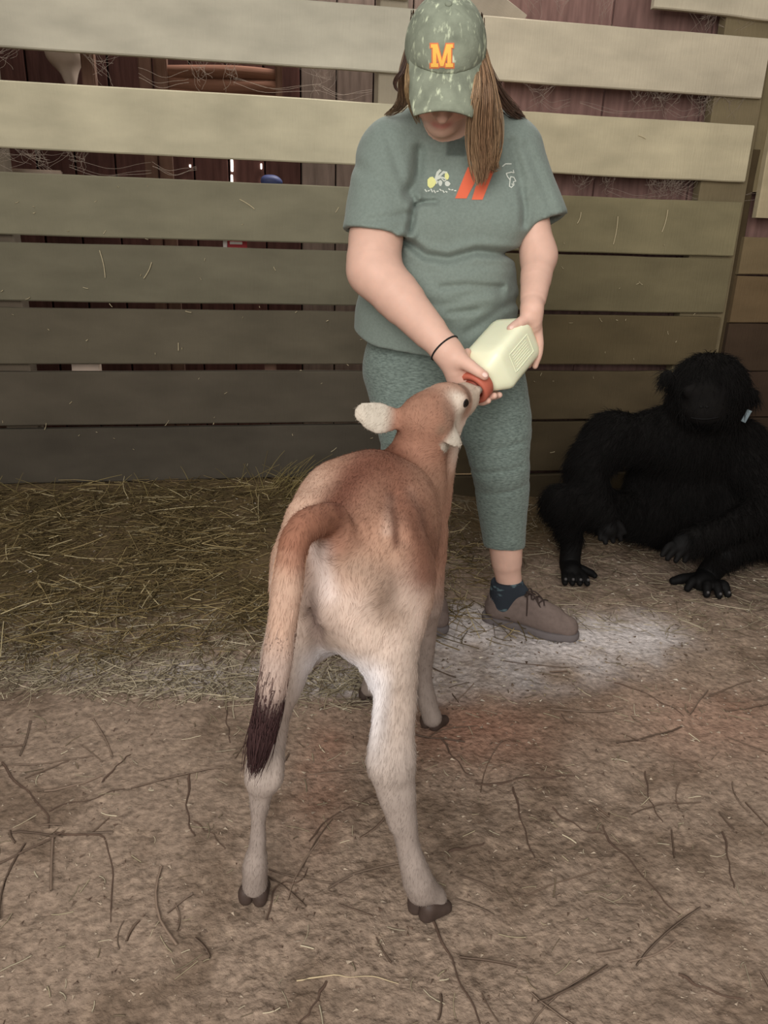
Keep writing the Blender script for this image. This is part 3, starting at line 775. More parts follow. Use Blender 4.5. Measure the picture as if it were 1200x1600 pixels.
# brim: curved plate growing out of the front edge of the crown
nb, nr = 27, 14; top, bot = [], []
droop = math.radians(14)
for i in range(nb):
    u = -1 + 2 * i / (nb - 1)
    x0 = 0.0775 * u
    y0 = -0.006 + 0.106 * math.sqrt(max(1 - (x0 / 0.0880) ** 2, 0.0))
    yF = 0.171 - 0.012 * abs(u) ** 2.2 - 0.045 * max(abs(u) - 0.86, 0) / 0.14 * abs(u)
    for j in range(nr):
        r = j / (nr - 1); ext = (yF - y0)
        xx = x0 * (1 - 0.05 * r); yy = y0 + ext * r * math.cos(droop) - 0.004 * (1 - r)
        zz = 0.046 - ext * r * math.sin(droop) - 0.010 * r * r - 0.020 * u ** 2 * (0.5 + 0.7 * r)
        top.append(hl(xx, yy, zz)); bot.append(hl(xx * 0.99, yy - 0.001, zz - 0.004))
Vv = np.array(top + bot); n0 = nb * nr; ix = np.arange(n0).reshape(nb, nr)
q1 = np.stack([ix[:-1, :-1], ix[1:, :-1], ix[1:, 1:], ix[:-1, 1:]], -1).reshape(-1, 4)
rim = np.concatenate([ix[:, -1], ix[::-1, 0][:0]])
q3 = np.stack([ix[:-1, -1], ix[1:, -1], ix[1:, -1] + n0, ix[:-1, -1] + n0], -1)
mk('cap_brim', Vv, np.concatenate([q1[:, ::-1], q1 + n0, q3[:, ::-1]]), M_cap, cap_o)
tc_ = bvh(Vc, Fc)
def Mshape(x, y, w, h, e=0.0):
    s = w / 10.0; t = h / 10.0
    P = lambda pts: [(x + a * s, y + b * t) for a, b in pts]
    return [P([(0 - e, 8.4 - e), (3.4 + e, 8.4 - e), (3.4 + e, 10 + e), (0 - e, 10 + e)]), P([(6.6 - e, 8.4 - e), (10 + e, 8.4 - e), (10 + e, 10 + e), (6.6 - e, 10 + e)]),
            P([(0.9 - e, 1.4), (2.5 + e, 1.4), (2.5 + e, 8.6), (0.9 - e, 8.6)]), P([(7.5 - e, 1.4), (9.1 + e, 1.4), (9.1 + e, 8.6), (7.5 - e, 8.6)]),
            P([(0.1 - e, 0 - e), (3.1 + e, 0 - e), (3.1 + e, 1.6 + e), (0.1 - e, 1.6 + e)]), P([(6.9 - e, 0 - e), (9.9 + e, 0 - e), (9.9 + e, 1.6 + e), (6.9 - e, 1.6 + e)]),
            P([(1.4 - e, 0 - e), (3.0 + e, 0 - e), (5.7 + e, 9.6 + e), (4.3 - e, 9.6 + e)]), P([(7.0 - e, 0 - e), (8.6 + e, 0 - e), (5.7 + e, 9.6 + e), (4.3 - e, 9.6 + e)])]
drape(tc_, Mshape(672.3, 68.3, 36.4, 37.4, 0.4), 'embroidered_letter', M_orangethread, cap_o, lift=0.0012, sub=4)
drape(tc_, Mshape(673, 69, 35, 36, 0.0), 'embroidered_letter', M_goldthread, cap_o, lift=0.0026, sub=4)

# hair: locks of strands
def lock(pts, n, spread, rad=0.0011, col=(112, 84, 62), K=14, taper=True):
    pts = np.array(pts); t = np.linspace(0, 1, len(pts)); tt = np.linspace(0, 1, K)
    C = np.stack([np.interp(tt, t, pts[:, i]) for i in range(3)], -1)
    for _ in range(2): C[1:-1] = 0.25 * C[:-2] + 0.5 * C[1:-1] + 0.25 * C[2:]
    off = RNG.normal(size=(n, 1, 3)); off /= np.linalg.norm(off, axis=2, keepdims=True); off *= RNG.random((n, 1, 1)) ** 0.4
    w = spread if np.ndim(spread) else [spread] * 2
    prof = np.interp(tt, np.linspace(0, 1, len(w)), w)[None, :, None]
    wave = (np.sin(tt[None, :, None] * (5 + 4 * RNG.random((n, 1, 1))) + 6 * RNG.random((n, 1, 3))) * 0.12)
    P = C[None] + (off + wave) * prof
    cut = 1 - 0.42 * RNG.random(n) ** 1.6
    for a in range(n): P[a] = np.stack([np.interp(tt * cut[a], tt, P[a, :, i]) for i in range(3)], -1)
    v, f = tubes(P, rad * (1 - 0.6 * tt)[None] * np.ones((n, 1)), 3)
    c = np.repeat(lin(col) * (0.55 + 0.9 * RNG.random((n, 1))), K * 3, 0)
    return v, f, c
locks = []
# front bunch hanging over her left shoulder, onto the chest
locks.append(lock([hl(0.072, 0.01, 0.02), at(757, 130, 1.84), at(752, 175, 1.86), at(750, 215, 1.89), at(757, 255, 1.905), at(752, 285, 1.91)], 420, [0.008, 0.017, 0.024, 0.027, 0.022, 0.010], col=(140, 110, 84)))
locks.append(lock([hl(0.075, -0.01, 0.02), at(764, 140, 1.88), at(768, 190, 1.89), at(770, 235, 1.90), at(764, 262, 1.91), at(778, 262, 1.92)], 260, [0.012, 0.02, 0.026, 0.024, 0.018, 0.008], col=(140, 112, 84)))
locks.append(lock([hl(0.07, 0.03, 0.01), at(747, 135, 1.80), at(738, 180, 1.84), at(737, 225, 1.885), at(743, 265, 1.90), at(747, 288, 1.905)], 160, [0.006, 0.009, 0.013, 0.018, 0.018, 0.006], col=(164, 134, 104)))
locks.append(lock([hl(0.08, -0.03, 0.0), at(768, 130, 1.95), at(790, 165, 2.0), at(808, 178, 2.03), at(820, 186, 2.06)], 140, [0.008, 0.014, 0.018, 0.015, 0.008], col=(92, 70, 58)))
# her right side
locks.append(lock([hl(-0.075, -0.02, 0.02), at(628, 120, 1.92), at(634, 155, 1.95), at(622, 170, 1.99), at(602, 180, 2.02)], 170, [0.008, 0.013, 0.016, 0.012, 0.005], col=(122, 98, 76)))
locks.append(lock([hl(-0.078, 0.0, 0.025), at(630, 112, 1.88), at(617, 124, 1.89), at(616, 135, 1.9), at(622, 142, 1.9)], 60, [0.006, 0.006, 0.005, 0.004, 0.002], col=(84, 64, 54)))
locks.append(lock([hl(-0.07, 0.02, 0.01), at(640, 130, 1.86), at(645, 160, 1.89), at(655, 190, 1.95)], 120, [0.012, 0.014, 0.014, 0.008], col=(150, 124, 90)))
# back of the head and nape
for sx in np.linspace(-0.07, 0.07, 8):
    locks.append(lock([hl(sx, -0.09, 0.03), hl(sx, -0.105, -0.03), at(700 + sx * 500, 170, 2.12), at(705 + sx * 700, 215, 2.18 + 0.0)], 60, [0.014, 0.018, 0.02, 0.012], col=(96, 74, 58), rad=0.0011))
v, f, c = join(locks); mk('hair', v, f, M_hair, person, c)
settle(person)

# ------------------------------------------------------------------ feeding bottle
M_bottle = material('milk_jug', (244, 246, 214), rough=0.35, spec=0.45, sss=0.10, var=0.03, scale=10)
M_rubber = material('red_rubber', (190, 104, 84), rough=0.55)
M_nip = material('nipple_rubber', (150, 72, 56), rough=0.5)
bottle = empty('feeding_bottle', tuple(bC), label='pale yellow square plastic feeding bottle with a red collar, held to the calf\'s mouth', cat='bottle')
cs, sn = math.cos(math.radians(52)), math.sin(math.radians(52))
bX = bSide * cs + bFront * sn; bY = -bSide * sn + bFront * cs                # flat faces of the square section
BL = np.linalg.norm(bE - bC)
def section(al, half, p):
    out = []
    for t in np.linspace(0, 2 * math.pi, 48, endpoint=False):
        c, s = math.cos(t), math.sin(t); r = half / (abs(c) ** p + abs(s) ** p) ** (1 / p)
        out.append(bC + bA * al + bX * r * c + bY * r * s)
    return out
prof = [(0.004, 0.024, 2), (0.02, 0.024, 2), (0.023, 0.03, 2.4), (0.030, 0.038, 3.6), (0.056, 0.0525, 6.0), (0.064, 0.0555, 7), (0.09, 0.055, 7), (BL - 0.02, 0.055, 7), (BL - 0.008, 0.053, 6.5), (BL - 0.001, 0.047, 5), (BL, 0.036, 4), (BL - 0.002, 0.02, 2), (BL - 0.003, 0.002, 2)]
rows = np.array([section(*p) for p in prof]); m, k = rows.shape[:2]; ix = np.arange(m * k).reshape(m, k)
q = np.stack([ix[:-1], np.roll(ix[:-1], -1, 1), np.roll(ix[1:], -1, 1), ix[1:]], -1).reshape(-1, 4)
jug = mk('jug', rows.reshape(-1, 3), q, M_bottle, bottle)
# raised panel with ribs on the face that looks right
nrm = bX if (bX @ bSide) > (bY @ bSide) and (bX @ -cF) > -0.2 else bX
cand = [bX, -bX, bY, -bY]
lab_n = max(cand, key=lambda v: (v @ bSide) * 1.0 + (v @ norm(CAMP - bC)) * 0.6)
lab_t = np.cross(bA, lab_n)
pc = bC + bA * (BL * 0.63) + lab_n * 0.0552
def bar(a0, t0, a1, t1, w):
    a = pc + bA * a0 + lab_t * t0; b = pc + bA * a1 + lab_t * t1
    return tubes([[a, a + (b - a) * 0.5, b]], w, 6)
rb = [bar(-0.042, -0.024, 0.042, -0.024, 0.0011), bar(-0.042, 0.024, 0.042, 0.024, 0.0011), bar(-0.042, -0.024, -0.042, 0.024, 0.0011), bar(0.042, -0.024, 0.042, 0.024, 0.0011)]
rb += [bar(-0.034, a, 0.030, a, 0.0007) for a in np.linspace(-0.016, 0.016, 6)]
v, f = join(rb); mk('embossed_panel', v, f, M_bottle, bottle)
def lathe(prof, n=40):
    rows = np.array([[bC + bA * al + r * (bSide * math.cos(t) + bFront * math.sin(t)) for t in np.linspace(0, 2 * math.pi, n, endpoint=False)] for al, r in prof])
    m, k = rows.shape[:2]; ix = np.arange(m * k).reshape(m, k)
    return rows.reshape(-1, 3), np.stack([ix[:-1], np.roll(ix[:-1], -1, 1), np.roll(ix[1:], -1, 1), ix[1:]], -1).reshape(-1, 4)
v, f = lathe([(0.018, 0.024), (0.018, 0.039), (0.014, 0.0415), (-0.010, 0.0415), (-0.015, 0.039), (-0.0155, 0.029), (-0.004, 0.026)])
col_o = mk('collar', v, f, M_rubber, bottle)
v, f = lathe([(-0.003, 0.027), (-0.012, 0.024), (-0.022, 0.016), (-0.035, 0.011), (-0.055, 0.010), (-0.068, 0.009), (-0.072, 0.003)], 20)
mk('nipple', v, f, M_nip, bottle)
settle(bottle)

# ------------------------------------------------------------------ calf
M_calf = material('calf_coat', attr=True, rough=0.75, var=0.10, scale=70, stretch=(1, 1, 0.35), bump=0.0005, bscale=150, spec=0.15)
M_fur = material('coat_hair', attr=True, rough=0.7, spec=0.2)
M_hoof = material('hoof_horn', (66, 53, 47), rough=0.6, var=0.2, scale=60, bump=0.001)
M_eye = material('dark_eye', (22, 16, 16), rough=0.08, spec=0.6)
cO = V3(-0.075, 1.05, 0); ch = norm(V3(math.sin(math.radians(7)), math.cos(math.radians(7)), 0)); cq = np.cross(ch, Zz)
def cp(s, q, z): return cO + ch * s + cq * q + Zz * z
CM = np.array([ch, cq, Zz])
calf = empty('calf', tuple(cp(0.28, 0.03, 0)), label='fawn calf with a dark-tipped tail, seen from behind, sucking the bottle', cat='calf')
K = Sdf()
# trunk
K.ell(cp(0.36, 0.0, 0.525), (0.30, 0.132, 0.165), 0.06, M=CM)
for sg in (-1, 1): K.ell(cp(0.32, 0.062 * sg, 0.598), (0.17, 0.070, 0.090), 0.06, M=CM)
K.ell(cp(0.54, 0.0, 0.470), (0.15, 0.108, 0.140), 0.06, M=CM)
K.ell(cp(0.14, 0.0, 0.570), (0.15, 0.108, 0.112), 0.06, M=CM)
K.chain([cp(0.03, 0.0, 0.662), cp(0.16, 0, 0.660), cp(0.32, 0, 0.678), cp(0.46, 0, 0.642), cp(0.60, 0.01, 0.575)], [0.028, 0.030, 0.028, 0.032, 0.04], 0.05)
for sg in (-1, 1):
    K.ell(cp(0.185, 0.084 * sg, 0.645), (0.042, 0.020, 0.022), 0.04, M=CM)           # hip bones
    K.ell(cp(0.022, 0.052 * sg, 0.600), (0.026, 0.028, 0.032), 0.04, M=CM)           # pin bones
    K.ell(cp(0.56, 0.080 * sg, 0.50), (0.07, 0.033, 0.105), 0.05, M=CM)              # shoulder blades
    K.cap(cp(0.185, 0.082 * sg, 0.645), cp(0.025, 0.05 * sg, 0.61), 0.018, 0.022, 0.03)
# hind legs
K.chain([cp(0.14, 0.045, 0.56), at(585, 960, 1.13), at(600, 1003, 1.10), at(610, 1042, 1.075), at(618, 1085, 1.055), at(617, 1130, 1.035), at(613, 1188, 1.012)], [0.098, 0.078, 0.056, 0.044, 0.034, 0.031, 0.033], 0.03)
K.ell(cp(0.15, 0.068, 0.50), (0.085, 0.055, 0.13), 0.05, M=CM)
K.chain([at(613, 1188, 1.012), at(622, 1232, 1.012), at(629, 1270, 1.01), at(637, 1320, 1.008), at(649, 1362, 1.005), at(656, 1392, 1.010)], [0.031, 0.0285, 0.0235, 0.020, 0.0245, 0.024], 0.02)
K.chain([at(655, 1378, 1.005), at(678, 1398, 1.02), at(688, 1410, 1.025)], [0.022, 0.019, 0.013], 0.015)
K.chain([at(598, 1070, 1.035), at(590, 1130, 1.01), at(589, 1190, 0.998), at(600, 1235, 1.002), at(617, 1290, 1.004)], [0.010, 0.010, 0.0145, 0.012, 0.008], 0.016)
K.chain([cp(0.14, -0.045, 0.56), at(486, 950, 1.14), at(455, 1010, 1.11), at(440, 1060, 1.085), at(424, 1120, 1.055), at(412, 1212, 1.022)], [0.078, 0.058, 0.046, 0.038, 0.030, 0.027], 0.03)
K.ell(cp(0.15, -0.070, 0.50), (0.085, 0.045, 0.13), 0.05, M=CM)
K.chain([at(412, 1212, 1.022), at(407, 1245, 1.022), at(404, 1285, 1.022), at(403, 1318, 1.022), at(399, 1350, 1.022), at(398, 1382, 1.028)], [0.026, 0.019, 0.0125, 0.0145, 0.0225, 0.0225], 0.018)
K.ell(at(428, 1200, 1.01), (0.012, 0.012, 0.030), 0.02)
K.ell(at(598, 905, 1.145), (0.06, 0.06, 0.085), 0.06)
# front legs
K.chain([cp(0.56, 0.085, 0.47), at(662, 925, 1.53), at(664, 985, 1.54), at(662, 1015, 1.545), at(663, 1060, 1.55), at(669, 1100, 1.55), at(675, 1121, 1.548)], [0.065, 0.044, 0.027, 0.026, 0.018, 0.0225, 0.0235], 0.03)
K.chain([cp(0.56, -0.085, 0.47), at(590, 930, 1.575), at(590, 990, 1.60), at(585, 1015, 1.615), at(581, 1050, 1.63), at(577, 1075, 1.64)], [0.062, 0.042, 0.027, 0.025, 0.017, 0.021], 0.03)
# neck and chest
K.chain([cp(0.60, 0.03, 0.53), at(645, 765, 1.63), at(655, 710, 1.63), at(661, 668, 1.625)], [0.092, 0.070, 0.060, 0.052], 0.05)
K.chain([at(668, 790, 1.68), at(690, 715, 1.70), at(694, 676, 1.68)], [0.050, 0.036, 0.034], 0.04)
# head
pol = at(655, 651, 1.60); mz = at(727, 617, 1.745)
hd = norm(mz - pol); hs = norm(np.cross(hd, Zz)); hn = np.cross(hs, hd)
CH = np.array([hd, hs, hn]); HL = np.linalg.norm(mz - pol)
def ck(a, s, n): return pol + hd * a + hs * s + hn * n
K.ell(ck(0.028, 0, -0.006), (0.062, 0.053, 0.049), 0.03, M=CH)
K.ell(ck(0.085, 0, 0.004), (0.068, 0.049, 0.041), 0.03, M=CH)
K.chain([ck(0.10, 0, 0.002), ck(0.165, 0, -0.004), ck(HL, 0, -0.004)], [0.041, 0.035, 0.033], 0.02)
K.chain([ck(0.03, 0, -0.045), ck(0.10, 0, -0.045), ck(HL - 0.01, 0, -0.026)], [0.042, 0.034, 0.021], 0.025)
for sg in (-1, 1):
    K.ell(ck(0.092, 0.042 * sg, 0.012), (0.026, 0.014, 0.018), 0.012, M=CH)          # orbits
    K.ell(ck(HL + 0.022, 0.020 * sg, 0.010), (0.010, 0.011, 0.009), 0.008, M=CH)     # nostril wings
# ears: flattened leaves, hollowed on the inner face
def ear(base, mid, tip, nrm, w0, w1, w2):
    nrm = norm(nrm)
    K.chain([base, mid, tip], [w0, w1, w2], 0.012, flat=nrm, q=0.30)
ear(at(630, 656, 1.60), at(592, 653, 1.585), at(570, 646, 1.58), V3(0.1, -0.9, 0.4), 0.015, 0.034, 0.024)
ear(at(688, 667, 1.60), at(704, 680, 1.60), at(716, 691, 1.605), V3(0.6, -0.6, 0.5), 0.018, 0.025, 0.013)
K.cap(pol + V3(-0.015, 0, 0.0), at(628, 654, 1.60), 0.026, 0.018, 0.02)
K.cap(pol + V3(0.02, 0, -0.015), at(690, 668, 1.60), 0.026, 0.017, 0.02)
# tail
TL = [at(520, 812, 1.085), at(490, 816, 1.03), at(466, 836, 0.995), at(455, 872, 0.975), at(448, 930, 0.965), at(438, 1000, 0.962), at(428, 1060, 0.962), at(418, 1112, 0.963), at(409, 1150, 0.964)]
K.chain(TL, [0.026, 0.024, 0.021, 0.020, 0.0215, 0.022, 0.021, 0.019, 0.010], 0.022)
K.ell(cp(-0.010, -0.025, 0.565), (0.012, 0.014, 0.040), 0.02, M=CM)
def line_d(sx, sz, pts):
    q = np.array([at(a, b, 1.25)[[0, 2]] for a, b in pts]); Q = np.c_[sx, sz]; dm = np.full(len(Q), 9.0)
    for a, b in zip(q[:-1], q[1:]):
        t = np.clip(((Q - a) @ (b - a)) / ((b - a) @ (b - a)), 0, 1); dm = np.minimum(dm, np.linalg.norm(Q - a - t[:, None] * (b - a), axis=1))
    return dm
def calf_disp(P):
    L = (P - cO) @ CM.T
    d = (fbm(P, 14, 3, 77) - 0.5) * 0.005
    ribs = 0.0022 * np.sin(L[:, 0] * 165) * np.exp(-((L[:, 0] - 0.40) / 0.10) ** 2) * np.exp(-((L[:, 2] - 0.55) / 0.08) ** 2)
    flank = 0.014 * np.exp(-((L[:, 0] - 0.245) / 0.03) ** 2 - ((np.abs(L[:, 1]) - 0.12) / 0.05) ** 2 - ((L[:, 2] - 0.60) / 0.05) ** 2)
    cleft = 0.016 * np.exp(-(L[:, 1] + 0.028) ** 2 / 0.010 ** 2 - ((L[:, 0] + 0.01) / 0.06) ** 2 - ((L[:, 2] - 0.50) / 0.10) ** 2)
    eark = 0
    sx, sz = P[:, 0] * 1.25 / P[:, 1], CAM_H + (P[:, 2] - CAM_H) * 1.25 / P[:, 1]
    hollow = 0.007 * np.exp(-(line_d(sx, sz, [(617, 775), (622, 815), (626, 845)]) / 0.010) ** 2) * (L[:, 0] > 0.05)
    return d + ribs + hollow + cleft
K.disp = calf_disp
Vk, Fk = K.mesh(0.0042)

def calf_col(V):
    L = (V - cO) @ CM.T; s, q, z = L[:, 0], L[:, 1], L[:, 2]
    H = (V - pol) @ CH.T; a, hsd, hnn = H[:, 0], H[:, 1], H[:, 2]
    n = fbm(V, 9, 3, 61); nf = fbm(V * V3(1, 1, 0.4), 45, 3, 62)
    c = np.tile(lin((186, 142, 114)), (len(V), 1))
    def mixc(col, w):
        nonlocal c
        w = np.clip(w, 0, 1)[:, None]; c = c * (1 - w) + lin(col) * w
    dt = np.full(len(V), 9.0); tt = np.zeros(len(V))
    for i in range(1, len(TL) - 1):
        A_, B_ = TL[i], TL[i + 1]; t = np.clip(((V - A_) @ (B_ - A_)) / ((B_ - A_) @ (B_ - A_)), 0, 1)
        d = np.linalg.norm(V - A_ - t[:, None] * (B_ - A_), axis=1); up = d < dt; dt = np.where(up, d, dt); tt = np.where(up, i + t, tt)
    neck = (s > 0.60)
    # reddish back and shoulders, darker stripe down the spine
    mixc((178, 130, 102), sstep(0.52, 0.66, z) * sstep(0.10, 0.25, s))
    mixc((158, 102, 76), np.exp(-(q / (0.030 + 0.02 * n)) ** 2) * sstep(0.63, 0.67, z) * (s < 0.66) * (0.5 + 0.6 * n))
    mixc((158, 104, 78), np.exp(-((s - 0.57) / 0.10) ** 2) * sstep(0.61, 0.67, z) * (n > 0.25) * 0.7)
    mixc((182, 128, 100), ((s > 0.26) & (q > 0.0)) * sstep(0.62, 0.42, z) * 0.0 + sstep(0.30, 0.36, s) * sstep(0.60, 0.52, z) * 0.6)
    # pale buttocks, underside and legs
    mixc((214, 186, 168), sstep(0.65, 0.57, z) * sstep(0.14, 0.03, s))
    mixc((190, 166, 146), sstep(0.60, 0.50, z) * sstep(0.22, 0.10, s) * sstep(0.45, 0.7, nf) * 0.6)
    mixc((174, 153, 138), sstep(0.56, 0.44, z) * sstep(0.24, 0.14, s) * 0.95)
    mixc((220, 214, 216), sstep(0.50, 0.44, z) * sstep(0.09, 0.045, np.abs(q - 0.02)) * (z > 0.30) * (s < 0.3))
    mixc((168, 151, 140), sstep(0.44, 0.30, z))
    mixc((148, 132, 122), sstep(0.32, 0.20, z) * 0.9)
    mixc((150, 118, 102), np.exp(-((z - 0.33) / 0.10) ** 2) * (s > 0.4) * sstep(0.42, 0.30, z) * 0.3)
    mixc((146, 122, 112), np.exp(-((q + 0.026) / 0.014) ** 2 - ((z - 0.545) / 0.07) ** 2) * (s < 0.04))
    # coat markings on the rump and back, plus painted shading at the hip bone
    sx, sz = V[:, 0] * 1.25 / V[:, 1], CAM_H + (V[:, 2] - CAM_H) * 1.25 / V[:, 1]
    back = ((s > -0.01) & (s < 0.72)) * sstep(0.026, 0.036, dt) * sstep(0.36, 0.50, z)
    wob = 0.6 + 0.8 * n
    mixc((124, 80, 60), back * np.exp(-(line_d(sx, sz, [(614, 795), (617, 830), (618, 850)]) / 0.009) ** 2) * 0.8)  # shade of the hip crease, painted darker
    mixc((226, 200, 182), back * np.exp(-(line_d(sx, sz, [(610, 778), (606, 805), (604, 830)]) / 0.010) ** 2) * 0.4)  # light on the hip ridge, painted paler
    mixc((222, 190, 170), back * np.exp(-(line_d(sx, sz, [(640, 765), (655, 800), (662, 840)]) / 0.008) ** 2) * 0.2)
    mixc((172, 118, 88), back * np.exp(-(line_d(sx, sz, [(545, 790), (560, 815), (590, 800)]) / (0.045 * wob)) ** 2) * 0.55)
    mixc((212, 172, 146), back * np.exp(-(line_d(sx, sz, [(445, 840), (460, 790), (490, 750)]) / (0.035 * wob)) ** 2) * 0.7)
    mixc((118, 66, 44), back * np.exp(-(line_d(sx, sz, [(512, 815), (522, 792), (540, 765), (556, 742), (576, 722), (600, 718)]) / (0.026 * wob)) ** 2) * 0.95)
    mixc((132, 80, 56), back * np.exp(-(line_d(sx, sz, [(600, 716), (620, 745), (622, 775), (640, 800), (660, 850), (664, 900)]) / (0.034 * wob)) ** 2) * 0.85)
    mixc((238, 216, 206), np.exp(-(line_d(sx, sz, [(496, 862), (506, 900), (512, 930)]) / 0.020) ** 2) * (s < 0.15) * (dt > 0.026) * 0.8)
    mixc((146, 118, 98), np.exp(-(line_d(sx, sz, [(560, 888), (590, 915), (610, 960)]) / (0.032 * wob)) ** 2) * (s < 0.30) * (dt > 0.03) * (0.4 + 0.7 * nf))
    # neck and head
    nk = sstep(0.57, 0.66, z) * sstep(0.56, 0.64, s)
    mixc((192, 146, 120), nk * 1.0)
    mixc((226, 204, 186), nk * sstep(0.03, 0.06, q - 0.10) * sstep(-0.02, -0.05, hnn) * 0.9)
    hd_ = (a > -0.07) & (np.abs(hsd) < 0.16) & (s > 0.5) & (hnn > -0.09)
    mixc((160, 112, 86), hd_ * np.exp(-((a + 0.005) / 0.035) ** 2 - ((hnn - 0.02) / 0.05) ** 2 - (hsd / 0.05) ** 2) * (0.4 + 0.9 * n))
    mixc((222, 202, 182), hd_ * np.exp(-((a - 0.078) / 0.026) ** 2 - ((np.abs(hsd) - 0.048) / 0.020) ** 2) * 1.1)
    mixc((150, 112, 90), hd_ * np.exp(-((a - 0.030) / 0.016) ** 2 - ((np.abs(hsd) - 0.056) / 0.016) ** 2))
    mixc((132, 104, 86), hd_ * sstep(0.118, 0.135, a) * sstep(0.165, 0.14, a) * 0.65 * (hnn > 0))
    mixc((206, 184, 162), hd_ * sstep(0.148, 0.165, a))
    mixc((120, 100, 90), hd_ * sstep(HL + 0.012, HL + 0.022, a) * 0.7)
    # ears
    for (b0, b1, r_) in ((at(622, 654, 1.60), at(566, 646, 1.58), 0.042), (at(694, 671, 1.60), at(718, 692, 1.605), 0.036)):
        t = np.clip(((V - b0) @ (b1 - b0)) / ((b1 - b0) @ (b1 - b0)), 0, 1.3)
        w = (np.linalg.norm(V - b0 - t[:, None] * (b1 - b0), axis=1) < r_) * sstep(0.06, 0.50, t)
        mixc((202, 187, 168), w)
        mixc((188, 182, 166), w * (1 - np.abs(t - 0.8)) * 0.3)
    mixc((146, 112, 88), np.exp(-((V - at(690, 672, 1.575)) ** 2).sum(1) / 0.013 ** 2))
    # tail
    tw = (dt < 0.045) & (tt > 0)
    tw = tw * sstep(0.046, 0.036, dt)
    mixc((142, 90, 64), tw * sstep(3.6, 2.6, tt) * (tt > 0.95))
    mixc((190, 152, 128), tw * sstep(3.0, 3.8, tt))
    mixc((182, 156, 142), tw * sstep(4.6, 5.6, tt))
    mixc((70, 48, 46), tw * sstep(5.9, 7.1, tt))
    c = c * 0.80 + c.mean(1, keepdims=True) * 0.20
    return c * (0.95 + 0.10 * nf)[:, None]
Ck = calf_col(Vk)
calf_body = mk('body', Vk, Fk, M_calf, calf, Ck)

# short lying coat
def calf_flow(P):
    L = (P - cO) @ CM.T
    f = -ch * 0.8 - Zz * 0.7 * sstep(0.66, 0.50, L[:, 2])[:, None]
    hw = sstep(0.62, 0.68, L[:, 0]) * (L[:, 2] > 0.62)
    f = f * (1 - hw[:, None]) + (-hd * 0.8 - Zz * 0.4) * hw[:, None]
    leg = sstep(0.45, 0.38, L[:, 2])[:, None]
    f = f * (1 - leg) + V3(0, 0.0, -1) * leg
    tail = sstep(1.03, 1.01, P[:, 1])[:, None]
    return f * (1 - tail) + norm(TL[-1] - TL[-4]) * tail
def calf_len(P):
    L = (P - cO) @ CM.T
    return np.where((L[:, 2] < 0.30) | ((L[:, 2] > 0.68) & (L[:, 0] > 0.5)), 0.006, 0.0095)
v, f, c = fur(Vk, Fk, Ck, 80000, calf_len, 0.00030, calf_flow, lift=0.12, jit=0.12)
coat = mk('coat_hair', v, f, M_fur, calf, c); coat['kind'] = 'stuff'
# tail brush and fringe
n = 4200
ti = np.linspace(0, 1, len(TL)); tl = np.array(TL)
st = 0.30 + 0.68 * RNG.random(n) ** 0.75
root = np.stack([np.interp(st, ti, tl[:, i]) for i in range(3)], -1)
dirv = norm(TL[-1] - TL[-3])
ro = RNG.normal(size=(n, 3)); ro /= np.linalg.norm(ro, axis=1, keepdims=True)
ln = np.where(st > 0.66, 0.080, 0.030) * (0.6 + 0.5 * RNG.random(n)); rr = np.where(st > 0.6, 0.0215, 0.020)
t = np.linspace(0, 1, 6)
P = root[:, None] + ro[:, None] * rr[:, None, None] * (1 - 0.72 * t ** 1.5 * (st > 0.6)[:, None])[:, :, None] + (dirv[None] + RNG.normal(size=(n, 3)) * 0.07)[:, None] * (ln[:, None] * t)[:, :, None]
w = sstep(0.50, 0.86, st + 0.06 * RNG.random(n))[:, None]; w2 = sstep(0.35, 0.6, st)[:, None]
cc = (lin((190, 146, 118)) * (1 - w2) + lin((196, 170, 156)) * w2) * (1 - w) + lin((62, 42, 42)) * w
v, f = tubes(P, 0.0011 * (1 - 0.8 * t)[None] * np.ones((n, 1)), 3)
mk('tail_switch', v, f, M_fur, calf, np.repeat(cc * (0.75 + 0.5 * RNG.random((n, 1))), 18, 0))['label'] = 'dark brown tail tuft'
# hooves: two claws and two dewclaws each
def hoof(px, py, Y, yaw, spread=0.016, tilt=0.0, size=1.0, pastern=None):
    g = at(px, py, Y); g[2] = gz(g[0], g[1])
    d = V3(math.sin(yaw), math.cos(yaw), 0); sd = np.cross(d, Zz)
    for sg in (-1, 1):
        dd = norm(d + sd * sg * tilt)
        b = g + sd * sg * spread
        h = Sdf()
        h.chain([b + Zz * 0.030 * size - dd * 0.006, b + Zz * 0.014 + dd * 0.030 * size], [0.0185 * size, 0.0125 * size], 0.012)
        h.chain([b + Zz * 0.008 - dd * 0.010, b + Zz * 0.008 + dd * 0.034 * size], [0.016 * size, 0.010 * size], 0.012)
        h.cut.append(lambda P: g[2] + 0.001 - P[:, 2])
        v, f = h.mesh(0.0032); mk('hoof', v, f, M_hoof, calf)
    for sg in (-1, 1):
        b = g + sd * sg * 0.011 * size + Zz * 0.050 * size - d * 0.020 * size
        v, f = Sdf().ell(b, (0.005, 0.005, 0.007), 0.003).mesh(0.002); mk('dewclaw', v, f, M_hoof, calf)
hoof(397, 1390, 1.03, 0.1, spread=0.0125, size=0.72)
hoof(664, 1400, 1.018, 0.7, spread=0.016, tilt=0.45, size=0.85)
hoof(675, 1127, 1.56, 0.5, spread=0.0145, tilt=0.3, size=0.8)
hoof(577, 1088, 1.66, 0.1, spread=0.0125, size=0.75)
# eyes
for sg in (-1, 1):
    v, f = Sdf().ell(ck(0.096, 0.0515 * sg, 0.012), (0.0145, 0.0085, 0.0105), 0.003, M=CH).mesh(0.002); mk('eye', v, f, M_eye, calf)
settle(calf)

